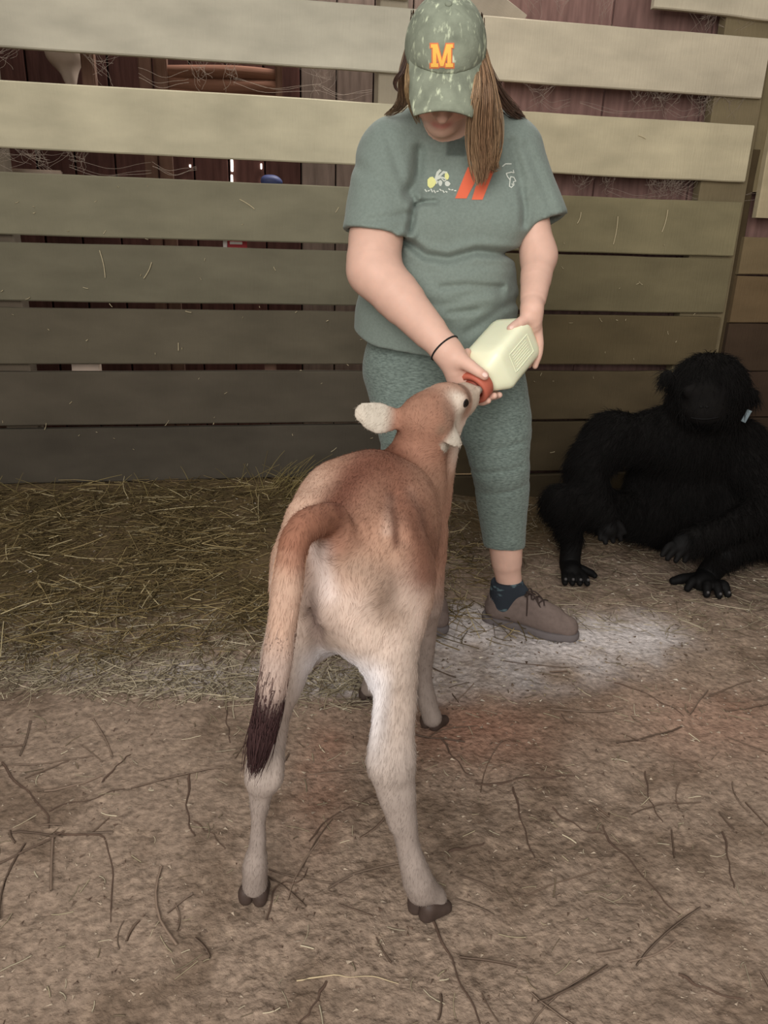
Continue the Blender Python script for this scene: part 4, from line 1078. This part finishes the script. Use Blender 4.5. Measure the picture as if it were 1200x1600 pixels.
# ------------------------------------------------------------------ black ape
M_ape = material('black_hide', (17, 15, 14), rough=0.85, var=0.2, scale=40, bump=0.003, bscale=60, spec=0.12)
M_apefur = material('black_fur', attr=True, rough=0.7, spec=0.12)
M_apeskin = material('black_skin', (15, 14, 14), rough=0.7, var=0.2, scale=50, bump=0.001, spec=0.15)
M_nailg = material('grey_nail', (78, 76, 76), rough=0.35)
M_tag = material('tag_plastic', (120, 134, 140), rough=0.3)
ape = empty('ape', tuple(at(1060, 880, 2.55)), label='large black shaggy ape-like animal sitting on the straw against the plank wall', cat='animal')
ape.location.z = 0.02
A = Sdf()
A.ell(at(1070, 770, 2.66), (0.212, 0.165, 0.215), 0.06).ell(at(1065, 690, 2.62), (0.165, 0.14, 0.13), 0.06)
A.cap(at(955, 683, 2.60), at(1155, 695, 2.60), 0.080, 0.085, 0.06)
aC = at(1106, 612, 2.54)
A.ell(aC, (0.122, 0.115, 0.125), 0.04)
A.cap(at(1100, 690, 2.60), aC, 0.11, 0.09, 0.05)
A.ell(at(1100, 642, 2.45), (0.066, 0.06, 0.05), 0.04)                                   # muzzle
A.cap(at(1075, 612, 2.445), at(1130, 612, 2.445), 0.018, k=0.025)                       # brow
for (px, py) in ((1042, 591), (1174, 620)): A.ell(at(px, py, 2.53), (0.026, 0.014, 0.030), 0.012)
# arms
apw = at(944, 806, 2.43)
A.chain([at(955, 688, 2.59), at(916, 735, 2.52), apw], [0.088, 0.070, 0.046], 0.04)
A.chain([at(1150, 700, 2.60), at(1196, 790, 2.42), at(1082, 848, 2.36)], [0.088, 0.062, 0.042], 0.04)
# legs
A.chain([at(1010, 808, 2.62), at(878, 788, 2.46)], [0.085, 0.064], 0.04)
A.chain([at(876, 790, 2.46), at(893, 842, 2.47)], [0.056, 0.036], 0.03)
A.chain([at(1120, 815, 2.58), at(1215, 815, 2.46), at(1130, 868, 2.40)], [0.11, 0.085, 0.045], 0.04)
A.cap(at(1130, 800, 2.62), at(1230, 850, 2.5), 0.10, 0.07, 0.05)
ext = Sdf()
E_ = Sdf()
def digits(base, tips, r, curl=0.02):
    for b, t in zip(base, tips):
        m = (b + t) / 2 + Zz * curl
        E_.chain([b, m, t], [r * 1.1, r, r * 0.75], 0.008)
# hanging hand
E_.chain([apw, at(950, 826, 2.41)], [0.036, 0.034], 0.02)
digits([at(938 + i * 8, 826, 2.41) for i in range(4)], [at(938, 842, 2.39), at(946, 848, 2.385), at(958, 846, 2.39), at(970, 843, 2.40)], 0.0115, 0.004)
digits([at(964, 816, 2.41)], [at(976, 832, 2.40)], 0.011, 0.004)
# foot under the raised knee
f0 = at(893, 858, 2.46); f0[2] = gz(*f0[:2]) + 0.03
E_.chain([at(893, 846, 2.47), f0, f0 + V3(-0.004, -0.055, -0.008)], [0.036, 0.036, 0.032], 0.02)
for i in range(4):
    b = f0 + V3(-0.030 + i * 0.019, -0.062, -0.008); E_.chain([b, b + V3((i - 1.5) * 0.004, -0.034, -0.004), b + V3((i - 1.5) * 0.006, -0.054, -0.014)], [0.013, 0.0125, 0.010], 0.006)
b = f0 + V3(0.036, -0.02, -0.010); E_.chain([b, b + V3(0.028, -0.018, -0.006), b + V3(0.040, -0.034, -0.010)], [0.014, 0.013, 0.010], 0.008)
# near foot, sole down, big toe apart
f1 = at(1110, 880, 2.42); f1[2] = gz(*f1[:2]) + 0.035
E_.chain([at(1132, 866, 2.40), f1, f1 + V3(-0.035, -0.05, -0.008)], [0.045, 0.040, 0.036], 0.03)
for (dx, dy, ex, ey) in ((-0.030, -0.062, -0.046, -0.115), (-0.008, -0.066, -0.008, -0.122), (0.014, -0.062, 0.026, -0.110), (-0.055, -0.045, -0.095, -0.075)):
    E_.chain([f1 + V3(dx, dy, -0.008), f1 + V3((dx + ex) / 2, (dy + ey) / 2, 0.002), f1 + V3(ex, ey, -0.020)], [0.017, 0.0155, 0.012], 0.008)
E_.chain([f1 + V3(-0.055, -0.01, -0.010), f1 + V3(-0.095, -0.026, -0.006), f1 + V3(-0.128, -0.030, -0.014)], [0.019, 0.0175, 0.014], 0.01)
# other hand resting on the near foot
E_.chain([at(1084, 847, 2.36), at(1066, 852, 2.35)], [0.036, 0.034], 0.02)
digits([at(1050 + i * 10, 852 + i * 3, 2.335) for i in range(4)], [at(1035, 867, 2.32), at(1043, 873, 2.32), at(1056, 876, 2.32), at(1070, 876, 2.325)], 0.012, 0.008)
Va, Fa = A.mesh(0.009)
Ve, Fe = E_.mesh(0.0035)
vj, fj = join([(Va, Fa), (Ve, Fe)])
o = mk('body', vj, fj, M_ape, ape); o.data.materials.append(M_apeskin)
mi = np.zeros(len(o.data.polygons), np.int32); mi[len(Fa):] = 1; o.data.polygons.foreach_set('material_index', mi)
def ape_flow(P):
    r = P - at(1070, 720, 2.75); r[:, 2] = -0.25
    return r
face = at(1102, 628, 2.42)
def ape_w(P):
    return np.where(np.linalg.norm((P - face) * V3(1, 0.8, 1), axis=1) < 0.075, 0.05, 1.0)
v, f, c = fur(Va, Fa, np.tile(lin((19, 17, 16)), (len(Va), 1)), 42000, 0.034, 0.0011, ape_flow, lift=0.40, wt=ape_w, jit=0.28, sag=0.3)
o = mk('shaggy_fur', v, f, M_apefur, ape, c); o['kind'] = 'stuff'
# face: eyes, nostrils, mouth line
for px in (1090, 1117):
    v, f = Sdf().ell(at(px, 620, 2.436), (0.011, 0.009, 0.009), 0.003).mesh(0.003); mk('eye', v, f, M_eye, ape)
tba = bvh(Va, Fa)
def onape(px, py):
    d = norm(at(px, py, 2.4) - CAMP); h = tba.ray_cast(Vector(CAMP), Vector(d)); return np.array(h[0]) - d * 0.001
v, f = tubes([[onape(x, 655 + 0.02 * (x - 1100) ** 2 * -0.3) for x in np.linspace(1080, 1122, 9)]], 0.003, 5); mk('mouth', v, f, M_apeskin, ape)
for px in (1096, 1105):
    v, f = Sdf().ell(onape(px, 636), (0.007, 0.004, 0.005), 0.002).mesh(0.002); mk('nostril', v, f, M_apeskin, ape)
# claws / nails, grey
for p in [f0 + V3(-0.030 + i * 0.019 + (i - 1.5) * 0.006, -0.121, -0.006) for i in range(4)] + [f1 + V3(-0.046, -0.122, -0.010), f1 + V3(-0.008, -0.130, -0.010), f1 + V3(0.026, -0.117, -0.010)]:
    v, f = Sdf().ell(p, (0.006, 0.006, 0.006), 0.003).mesh(0.0025); mk('nail', v, f, M_nailg, ape)
tp = at(1166, 650, 2.47)
v, f = box(tp, (0.016, 0.004, 0.042), np.array(Matrix.Rotation(0.35, 3, 'Y')))
mk('tag', v, f, M_tag, ape, smooth=False)['label'] = 'pale blue-grey tag hanging beside the cheek'
settle(ape)


# ------------------------------------------------------------------ next room: what shows through the gaps
def wbox(u0, u1, z0, z1, n0, n1, name, m, parent, bev=0.01):
    import bmesh
    bm = bmesh.new(); bmesh.ops.create_cube(bm, size=1.0)
    for v in bm.verts: v.co = Vector(((u0 + u1) / 2 + v.co.x * (u1 - u0), (n0 + n1) / 2 + v.co.y * (n1 - n0), (z0 + z1) / 2 + v.co.z * (z1 - z0)))
    bmesh.ops.bevel(bm, geom=bm.edges[:], offset=bev, segments=2, affect='EDGES')
    me = bpy.data.meshes.new(name); bm.to_mesh(me); bm.free(); me.materials.append(m)
    o = bpy.data.objects.new(name, me); COL.objects.link(o)
    if parent: o.parent = parent
    else: o.matrix_world = MW
    return o
M_cush = material('brown_cover', (128, 92, 76), rough=0.9, var=0.25, scale=8, stretch=(0.6, 1, 6), bump=0.004, spec=0.1)
M_pale = material('pale_feed_sack', (196, 176, 160), rough=0.8, var=0.15, scale=10, bump=0.003)
M_red = material('red_card', (158, 52, 56), rough=0.7, var=0.08)
M_whitecard = material('white_card', (214, 206, 200), rough=0.7)
M_blue = material('blue_plastic', (70, 78, 120), rough=0.5)
M_beam = material('brown_beam', (112, 84, 70), rough=0.9, var=0.3, scale=10, stretch=(3, 3, 0.4), bump=0.002)
def root_at_wall(name, u, z, n, **k):
    o = empty(name, **k); o.matrix_world = MW @ Matrix.Translation((u, n, z)); o.matrix_basis = MW @ Matrix.Translation((u, n, z)); bpy.context.view_layer.update(); return o
def under(o, root):
    o.matrix_basis = Matrix.Identity(4); o.parent = root; o.matrix_parent_inverse = root.matrix_world.inverted() @ MW; return o
# stacked bolster-like bundle, top left gap
b_ = root_at_wall('bundle', -0.6, 1.50, 0.4, label='brown padded bundle behind the top gap left of the woman', cat='bundle')
for i, (z, r) in enumerate(((1.535, 0.026), (1.578, 0.024), (1.616, 0.026), (1.655, 0.024))):
    n_ = 24; t = np.linspace(-0.80, -0.40, n_)
    P = np.c_[t, 0.42 + 0.01 * np.sin(t * 7 + i), z + 0.006 * np.sin(t * 9 + i * 2)]
    v, f = tubes([P], (r * (0.75 + 0.25 * np.sin(np.linspace(0.15, math.pi - 0.15, n_)) ** 0.3))[None], 10, ref=np.array([[[0, 0, 1.0]]]))
    under(mk('roll', v, f, M_cush), b_)
under(wbox(-0.845, -0.80, 1.49, 1.72, 0.38, 0.46, 'end_board', M_beam, None, 0.006), b_)
under(wbox(-0.40, -0.375, 1.49, 1.72, 0.38, 0.46, 'end_board', M_beam, None, 0.006), b_)
sk = root_at_wall('sack', -1.16, 1.50, 0.4, label='pale feed sack behind the upper left gap', cat='sack')
Sk = Sdf().ell((-1.165, 0.44, 1.70), (0.075, 0.04, 0.07), 0.03).ell((-1.155, 0.44, 1.62), (0.028, 0.03, 0.05), 0.04); Sk.disp = lambda P: (fbm(P, 14, 3, 5) - 0.5) * 0.012
v, f = Sk.mesh(0.008); under(mk('sack_body', v, f, M_pale), sk)
under(wbox(-1.09, -1.045, 1.40, 1.80, 0.30, 0.36, 'tie_post', M_beam, None, 0.005), sk)
for (u, c_) in ((-1.62, 0), (-0.92, 0), (-0.862, 0)):
    tag(wbox(u, u + 0.05, 0, 2.4, 0.55, 0.60, 'post', M_beam, None, 0.004), kind='structure')
pb = wbox(-1.38, -1.19, 1.18, 1.285, 0.28, 0.31, 'board_offcut', M_pale, None, 0.004); tag(pb, 'pale slanting board end behind the second gap at far left', 'board')
rb_ = root_at_wall('carton', -0.57, 1.0, 0.10, label='small red and white carton seen through the third gap', cat='carton')
under(wbox(-0.612, -0.528, 1.0, 1.064, 0.06, 0.14, 'carton_body', M_red, None, 0.003), rb_)
under(wbox(-0.614, -0.598, 1.0, 1.0645, 0.058, 0.142, 'label_band', M_whitecard, None, 0.002), rb_)
under(wbox(-0.59, -0.545, 1.05, 1.059, 0.057, 0.06, 'label_strip', M_whitecard, None, 0.001), rb_)
bl = Sdf().ell((-0.428, 0.3, 1.282), (0.032, 0.03, 0.020), 0.02).ell((-0.45, 0.3, 1.278), (0.016, 0.02, 0.016), 0.02).ell((-0.405, 0.3, 1.276), (0.022, 0.02, 0.012), 0.02).cap((-0.42, 0.3, 1.27), (-0.42, 0.31, 1.12), 0.02, k=0.02).mesh(0.005)
o = mk('scoop', bl[0], bl[1], M_blue); o.matrix_world = MW; tag(o, 'blue plastic lump behind the second gap left of the woman', 'scoop')
for (u0, u1, c_, nm) in ((-1.18, -1.08, M_pale, 'pale board low behind the fifth gap, far left'), (-0.475, -0.43, M_beam, 'brown board end behind the fifth gap near the leggings')):
    tag(wbox(u0, u1, 0.52, 0.66, 0.05, 0.09, 'board_offcut', c_, None, 0.004), nm, 'board')
# daylight through cracks in the far wall
M_day = material('daylight', (255, 252, 244), emit=2.5)
for (u, z0, z1, w) in ((-0.582, 1.335, 1.382, 0.010), (-0.584, 1.26, 1.322, 0.009), (-0.757, 1.345, 1.355, 0.007), (-0.782, 1.28, 1.292, 0.008), (-0.455, 1.35, 1.372, 0.006), (-0.452, 1.285, 1.31, 0.008)):
    o = wbox(u, u + w, z0, z1, 0.742, 0.748, 'crack', M_day, wall_far, 0.001)

# ------------------------------------------------------------------ cobwebs in the gaps (nobody could count them)
webs = []
GAPS = [(-1.6, -0.1, 1.618, 1.528), (-1.6, -0.2, 1.328, 1.256), (0.45, 1.36, 1.618, 1.528), (0.55, 1.36, 1.328, 1.252), (0.4, 1.36, 1.90, 1.81)]
for (u0, u1, zt, zb) in GAPS:
    for _ in range(7):
        uc = u0 + (u1 - u0) * RNG.random(); w = 0.03 + 0.08 * RNG.random(); k = 12
        a = np.c_[uc + (RNG.random(k) - 0.5) * w * 2, np.full(k, -0.012), np.full(k, zt + 0.002)]
        b = np.c_[uc + (RNG.random(k) - 0.5) * w * 1.2, 0.02 * RNG.random(k), zt - (zt - zb) * (0.15 + 0.85 * RNG.random(k) ** 1.6)]
        t = np.linspace(0, 1, 7)[None, :, None]
        P = a[:, None] * (1 - t) + b[:, None] * t; P[:, :, 2] -= 0.008 * np.sin(t[:, :, 0] * math.pi) ; P[:, :, 0] += 0.006 * np.sin(t[:, :, 0] * 7 + 6 * RNG.random((k, 1)))
        webs.append(tubes(P, 0.0004, 3))
    for _ in range(3):
        ua = u0 + (u1 - u0) * RNG.random(); L = 0.10 + 0.25 * RNG.random(); k = 3; t = np.linspace(0, 1, 12)
        P = np.stack([np.c_[ua + L * t, 0.01 + 0 * t, zt - (zt - zb) * (0.3 + 0.4 * RNG.random()) - 0.02 * np.sin(math.pi * t) + 0.004 * np.sin(9 * t + j)] for j in range(k)])
        webs.append(tubes(P, 0.0005, 3))
v, f = join(webs); o = mk('cobwebs', v, f, M_web); o.matrix_world = MW; tag(o, 'dusty grey cobwebs hanging in the gaps between planks', 'cobwebs', kind='stuff')

# pale flecks of straw stuck to the planks
n = 130; t = np.linspace(-0.5, 0.5, 5)
u = RNG.uniform(-1.5, 1.3, n); z = RNG.uniform(0.2, 1.25, n); an = RNG.uniform(0, math.pi, n); L = 0.006 + 0.022 * RNG.random(n) ** 3
P = np.stack([u[:, None] + np.cos(an)[:, None] * L[:, None] * t, np.full((n, 5), -0.030) - 0.004 * np.abs(t), z[:, None] + np.sin(an)[:, None] * L[:, None] * t + 0.3 * L[:, None] * t ** 2], -1)
sp = [((148, 378), (154, 440), 0.0022), ((222, 440), (238, 412), 0.0022), ((800, 0), (800, 0), 0)]
v, f = tubes(P, (0.0007 + 0.0009 * RNG.random((n, 1))) * np.ones((1, 5)), 3)
extra = []
for (a, b) in (((0.86, 1.19), (0.855, 1.09)), ((-1.03, 1.02), (-1.02, 0.93)), ((-0.89, 0.93), (-0.86, 0.985)), ((1.05, 1.14), (1.06, 1.22)), ((0.71, 1.20), (0.70, 1.16)), ((-0.55, 1.20), (-0.50, 1.17)), ((0.9, 1.47), (0.93, 1.46))):
    extra.append(tubes([np.array([[a[0] + (b[0] - a[0]) * s + 0.004 * math.sin(3 * s), -0.031, a[1] + (b[1] - a[1]) * s] for s in np.linspace(0, 1, 6)])], 0.0015, 4))
v, f = join([(v, f)] + extra)
o = mk('straw_flecks', v, f, M_straw, None, np.tile(lin((206, 192, 158)), (len(v), 1))); o.matrix_world = MW; tag(o, 'pale straw flecks stuck to the planks', 'straw', kind='stuff')

# ------------------------------------------------------------------ straw bedding and litter on the floor
def straws(n, pos, Lr, rr, cols, lift, tilt=0.12, K=4, yawb=None):
    x, y = pos(n); n = len(x)
    yaw = RNG.uniform(0, 2 * math.pi, n) if yawb is None else yawb(n)
    L = Lr[0] + (Lr[1] - Lr[0]) * RNG.random(n) ** 1.7
    ti = RNG.normal(size=n) * tilt; t = np.linspace(-0.5, 0.5, K)
    bend = RNG.normal(size=n) * 0.12
    dx, dy = np.cos(yaw), np.sin(yaw)
    px = x[:, None] + dx[:, None] * L[:, None] * t - dy[:, None] * bend[:, None] * L[:, None] * (t ** 2 - 0.1) * 2
    py = y[:, None] + dy[:, None] * L[:, None] * t + dx[:, None] * bend[:, None] * L[:, None] * (t ** 2 - 0.1) * 2
    g = ground(px, py)
    r = rr[0] + (rr[1] - rr[0]) * RNG.random(n)
    pz = np.maximum(g + r[:, None] * 0.8, g.mean(1, keepdims=True) + (lift * RNG.random(n) ** 1.5)[:, None] + np.sin(ti)[:, None] * L[:, None] * t)
    ok = (wall_d(px, py).min(1) > 0.045)
    P = np.stack([px, py, pz], -1)[ok]; r = r[ok]; n = len(r)
    v, f = tubes(P, r[:, None] * np.ones((1, K)), 3)
    ci = RNG.choice(len(cols), n, p=[c[1] for c in cols]); base = np.array([lin(c[0]) for c in cols])[ci] * (0.7 + 0.6 * RNG.random((n, 1)))
    return v, f, np.repeat(base, K * 3, 0)
def pos_pile(n):
    u = RNG.uniform(-1.75, 0.25, n * 2); d = RNG.random(n * 2) ** 0.8 * 1.05 + 0.05
    P = u[:, None] * W[:2] + np.array([0, WD]) - d[:, None] * Nn[:2]
    keep = RNG.random(n * 2) < np.clip(1.15 - 0.75 * d + 2.2 * (fbm(np.c_[P, np.zeros(len(P))], 5, 3, 9) - 0.52), 0.05, 1) * np.where(P[:, 0] > 0.0, 0.4, 1)
    return P[keep][:n].T
OL = (((98, 84, 56), 0.48), ((126, 108, 72), 0.30), ((160, 142, 102), 0.16), ((200, 184, 144), 0.06))
PA = (((150, 138, 114), 0.45), ((184, 172, 148), 0.35), ((112, 98, 80), 0.20))
parts = [straws(7600, pos_pile, (0.025, 0.17), (0.0008, 0.0017), OL, 0.045, 0.16)]
def pos_front(n):      # paler trampled straw in front of the pile
    return np.stack([RNG.uniform(-1.3, 0.05, n), 1.60 + np.abs(RNG.normal(size=n)) * 0.20 + RNG.random(n) * 0.08])
parts.append(straws(3300, pos_front, (0.02, 0.11), (0.0007, 0.0014), PA, 0.015, 0.08))
def pos_right(n):
    return np.stack([RNG.uniform(0.15, 1.7, n), RNG.uniform(2.05, 3.1, n)])
parts.append(straws(1500, pos_right, (0.02, 0.12), (0.0006, 0.0013), PA, 0.01, 0.06))
v, f, c = join(parts); o = mk('straw_bedding', v, f, M_straw, None, c); tag(o, 'loose olive and tan straw heaped along the foot of the plank wall', 'straw', kind='stuff')
# long stalks sticking up against the wall
n = 86; K = 6
uu = np.concatenate([RNG.uniform(-1.5, -0.3, 26), RNG.normal(-0.42, 0.07, 60)]); d = RNG.uniform(0.06, 0.20, n)
base = uu[:, None] * W[:2] + np.array([0, WD]) - d[:, None] * Nn[:2]
bz = ground(base[:, 0], base[:, 1]); t = np.linspace(0, 1, K); ht = np.where(np.arange(n) < 26, 0.05 + 0.10 * RNG.random(n), 0.06 + 0.15 * RNG.random(n)); lean = np.where(np.arange(n) < 26, RNG.normal(size=n) * 0.10, 0.12 + 0.06 * RNG.normal(size=n))
P = np.stack([base[:, :1] + W[0] * lean[:, None] * t, base[:, 1:] + W[1] * lean[:, None] * t + 0.02 * t * 0, bz[:, None] + ht[:, None] * (t - 0.25 * t ** 2)], -1)
v, f = tubes(P, (0.0015 * (1 - 0.5 * t))[None] * np.ones((n, 1)), 3)
o = mk('upright_stalks', v, f, M_straw, None, np.repeat(lin((150, 134, 88)) * (0.6 + 0.6 * RNG.random((n, 1))), K * 3, 0)); tag(o, 'thin dry stalks standing up against the lowest plank', 'straw', kind='stuff')
# chips, crumbs and broken bits all over the earth floor
def bits(n, cols, s0, s1, ylo, yhi):
    x = RNG.uniform(-1.2, 1.4, n); y = RNG.uniform(ylo, yhi, n); k_ = wall_d(x, y) > 0.06; x, y = x[k_], y[k_]; n = len(x); s = s0 + (s1 - s0) * RNG.random(n) ** 2.5
    T4 = np.array([[1, 0, 0], [-0.6, 0.55, 0], [-0.5, -0.6, 0], [-0.1, 0.05, 0.45], ]); 
    A = RNG.uniform(0, 6.28, n); asp = 0.35 + 0.65 * RNG.random(n)
    q = T4[None] * s[:, None, None]; q = q * np.stack([np.ones(n), asp, asp], -1)[:, None]
    ca, sa = np.cos(A), np.sin(A)
    X = q[:, :, 0] * ca[:, None] - q[:, :, 1] * sa[:, None] + x[:, None]; Y = q[:, :, 0] * sa[:, None] + q[:, :, 1] * ca[:, None] + y[:, None]
    Z = q[:, :, 2] + ground(x, y)[:, None] + 0.0008
    Vv = np.stack([X, Y, Z], -1).reshape(-1, 3); i = np.arange(n)[:, None] * 4
    F = np.concatenate([i + np.array([[0, 1, 3]]), i + np.array([[1, 2, 3]]), i + np.array([[2, 0, 3]]), i + np.array([[0, 2, 1]])])
    ci = RNG.integers(0, len(cols), n)
    return Vv, F, np.repeat(np.array([lin(c) for c in cols])[ci] * (0.75 + 0.5 * RNG.random((n, 1))), 4, 0)
v, f, c = join([bits(6500, [(150, 134, 118), (166, 150, 132), (96, 78, 66), (120, 102, 88)], 0.0015, 0.008, 0.7, 2.0), bits(2500, [(150, 134, 112), (90, 74, 60), (196, 186, 170)], 0.003, 0.010, 1.6, 2.9)])
o = mk('chip_litter', v, f, M_straw, None, c, smooth=False); tag(o, 'wood chips and crumbs scattered over the earth floor', 'litter', kind='stuff')
v, f, c = join([straws(120, lambda n: np.stack([RNG.uniform(-0.9, 1.3, n), RNG.uniform(0.75, 1.9, n)]), (0.04, 0.20), (0.0010, 0.0026), (((106, 88, 75), 0.6), ((122, 104, 90), 0.4)), 0.001, 0.01, K=7),
                straws(520, lambda n: np.stack([RNG.uniform(-0.9, 1.3, n), RNG.uniform(0.75, 2.0, n)]), (0.01, 0.05), (0.0006, 0.0014), PA, 0.002, 0.03)])
o = mk('stem_litter', v, f, M_straw, None, c); tag(o, 'thin brown stems trodden into the earth floor', 'litter', kind='stuff')

# the larger dark stems that can be told apart
def gp(px, py):
    d = cF + cR * (px - 600) / FPX + cU * (800 - py) / FPX
    p = CAMP + d * (-CAM_H / d[2])
    for _ in range(4):
        h = gz(p[0], p[1]); p = CAMP + d * ((h - CAM_H) / d[2])
    return p
M_stem = material('dark_stem', (88, 70, 59), rough=0.9, var=0.2, scale=40)
M_stem2 = material('pale_stem', (188, 170, 138), rough=0.8)
STEMS = [([(672, 1432), (695, 1478), (722, 1540), (752, 1602)], 3.0, 'long dark stem running from the splayed right hind hoof to the lower edge'),
 ([(2, 1192), (35, 1232), (72, 1266), (78, 1295)], 3.2, 'dark stem at far left bending down below the straw'),
 ([(76, 1268), (105, 1255), (150, 1248), (195, 1232)], 1.8, 'thin wavy dark stem at left, joining the bent one'),
 ([(86, 1300), (130, 1306), (168, 1304), (172, 1345), (178, 1385), (172, 1440)], 2.6, 'dark stem with a right-angle bend in the left foreground'),
 ([(297, 1208), (292, 1250), (294, 1285), (304, 1306)], 3.2, 'short thick upright-looking dark stem left of the left hind leg'),
 ([(304, 1284), (330, 1302), (352, 1328)], 1.8, 'thin dark stem end just left of the left hind cannon'),
 ([(416, 1440), (428, 1390), (442, 1378), (466, 1382), (482, 1358)], 2.4, 'hooked dark stem lying beside the left hind hoof'),
 ([(482, 1316), (510, 1282), (545, 1262), (590, 1244)], 2.2, 'curved dark stem between the two hind legs'),
 ([(352, 1085), (354, 1125), (360, 1160)], 3.0, 'dark stem at the edge of the trampled straw left of the tail'),
 ([(160, 1222), (185, 1195), (204, 1178)], 3.0, 'short dark stem slanting below the straw pile'),
 ([(802, 1230), (815, 1285), (834, 1340)], 2.8, 'dark stem right of the right hind leg, slanting to the viewer'),
 ([(702, 1332), (730, 1326), (756, 1318)], 3.6, 'short thick dark stem just right of the right hind cannon'),
 ([(690, 1155), (706, 1180), (728, 1208), (742, 1214)], 2.6, 'curving dark stem below the right front hoof'),
 ([(742, 1226), (800, 1220), (850, 1215), (900, 1214)], 3.2, 'long level dark stem in the middle of the right floor'),
 ([(862, 1262), (890, 1285), (920, 1302), (945, 1304)], 2.4, 'dark stem with a flat end right of centre'),
 ([(940, 1290), (965, 1330), (1000, 1360), (1032, 1405), (1062, 1428)], 2.4, 'long wavy dark stem in the right foreground'),
 ([(1008, 1205), (1014, 1250), (1034, 1284)], 2.2, 'thin dark stem at right, curving toward the viewer'),
 ([(1130, 1300), (1138, 1345), (1146, 1388)], 2.8, 'dark stem near the right edge, pointing at the viewer'),
 ([(1062, 1524), (1100, 1545), (1165, 1564)], 3.2, 'thick dark stem in the lower right corner'),
 ([(960, 1068), (1012, 1085), (1070, 1120)], 2.4, 'dark stem at right just below the whitish strip'),
 ([(508, 1535), (492, 1570), (468, 1602)], 2.8, 'dark stem at the bottom edge left of centre'),
 ([(462, 1532), (520, 1526), (570, 1524), (622, 1536)], 1.5, 'pale straw lying crosswise in the bottom foreground')]
for i, (pts, w, lab_) in enumerate(STEMS):
    q = np.array([gp(*p) for p in pts]); t = np.linspace(0, 1, len(q)); tt = np.linspace(0, 1, 16)
    C = np.stack([np.interp(tt, t, q[:, k]) for k in range(3)], -1)
    for _ in range(2): C[1:-1] = 0.25 * C[:-2] + 0.5 * C[1:-1] + 0.25 * C[2:]
    C[:, 0] += 0.002 * np.sin(tt * 17 + i); C[:, 1] += 0.002 * np.cos(tt * 13 + i)
    C[:, 2] = ground(C[:, 0], C[:, 1]) + 0.0008
    base = C[0].copy()
    v, f = tubes([C - base], (0.00085 * w * (1 - 0.55 * tt) * (0.9 + 0.2 * np.sin(tt * 9)))[None], 6)
    o = mk('dry_stem', v, f, M_stem2 if i == len(STEMS) - 1 else M_stem); o.location = base
    tag(o, lab_, 'stem', 'stems lying on the earth floor')
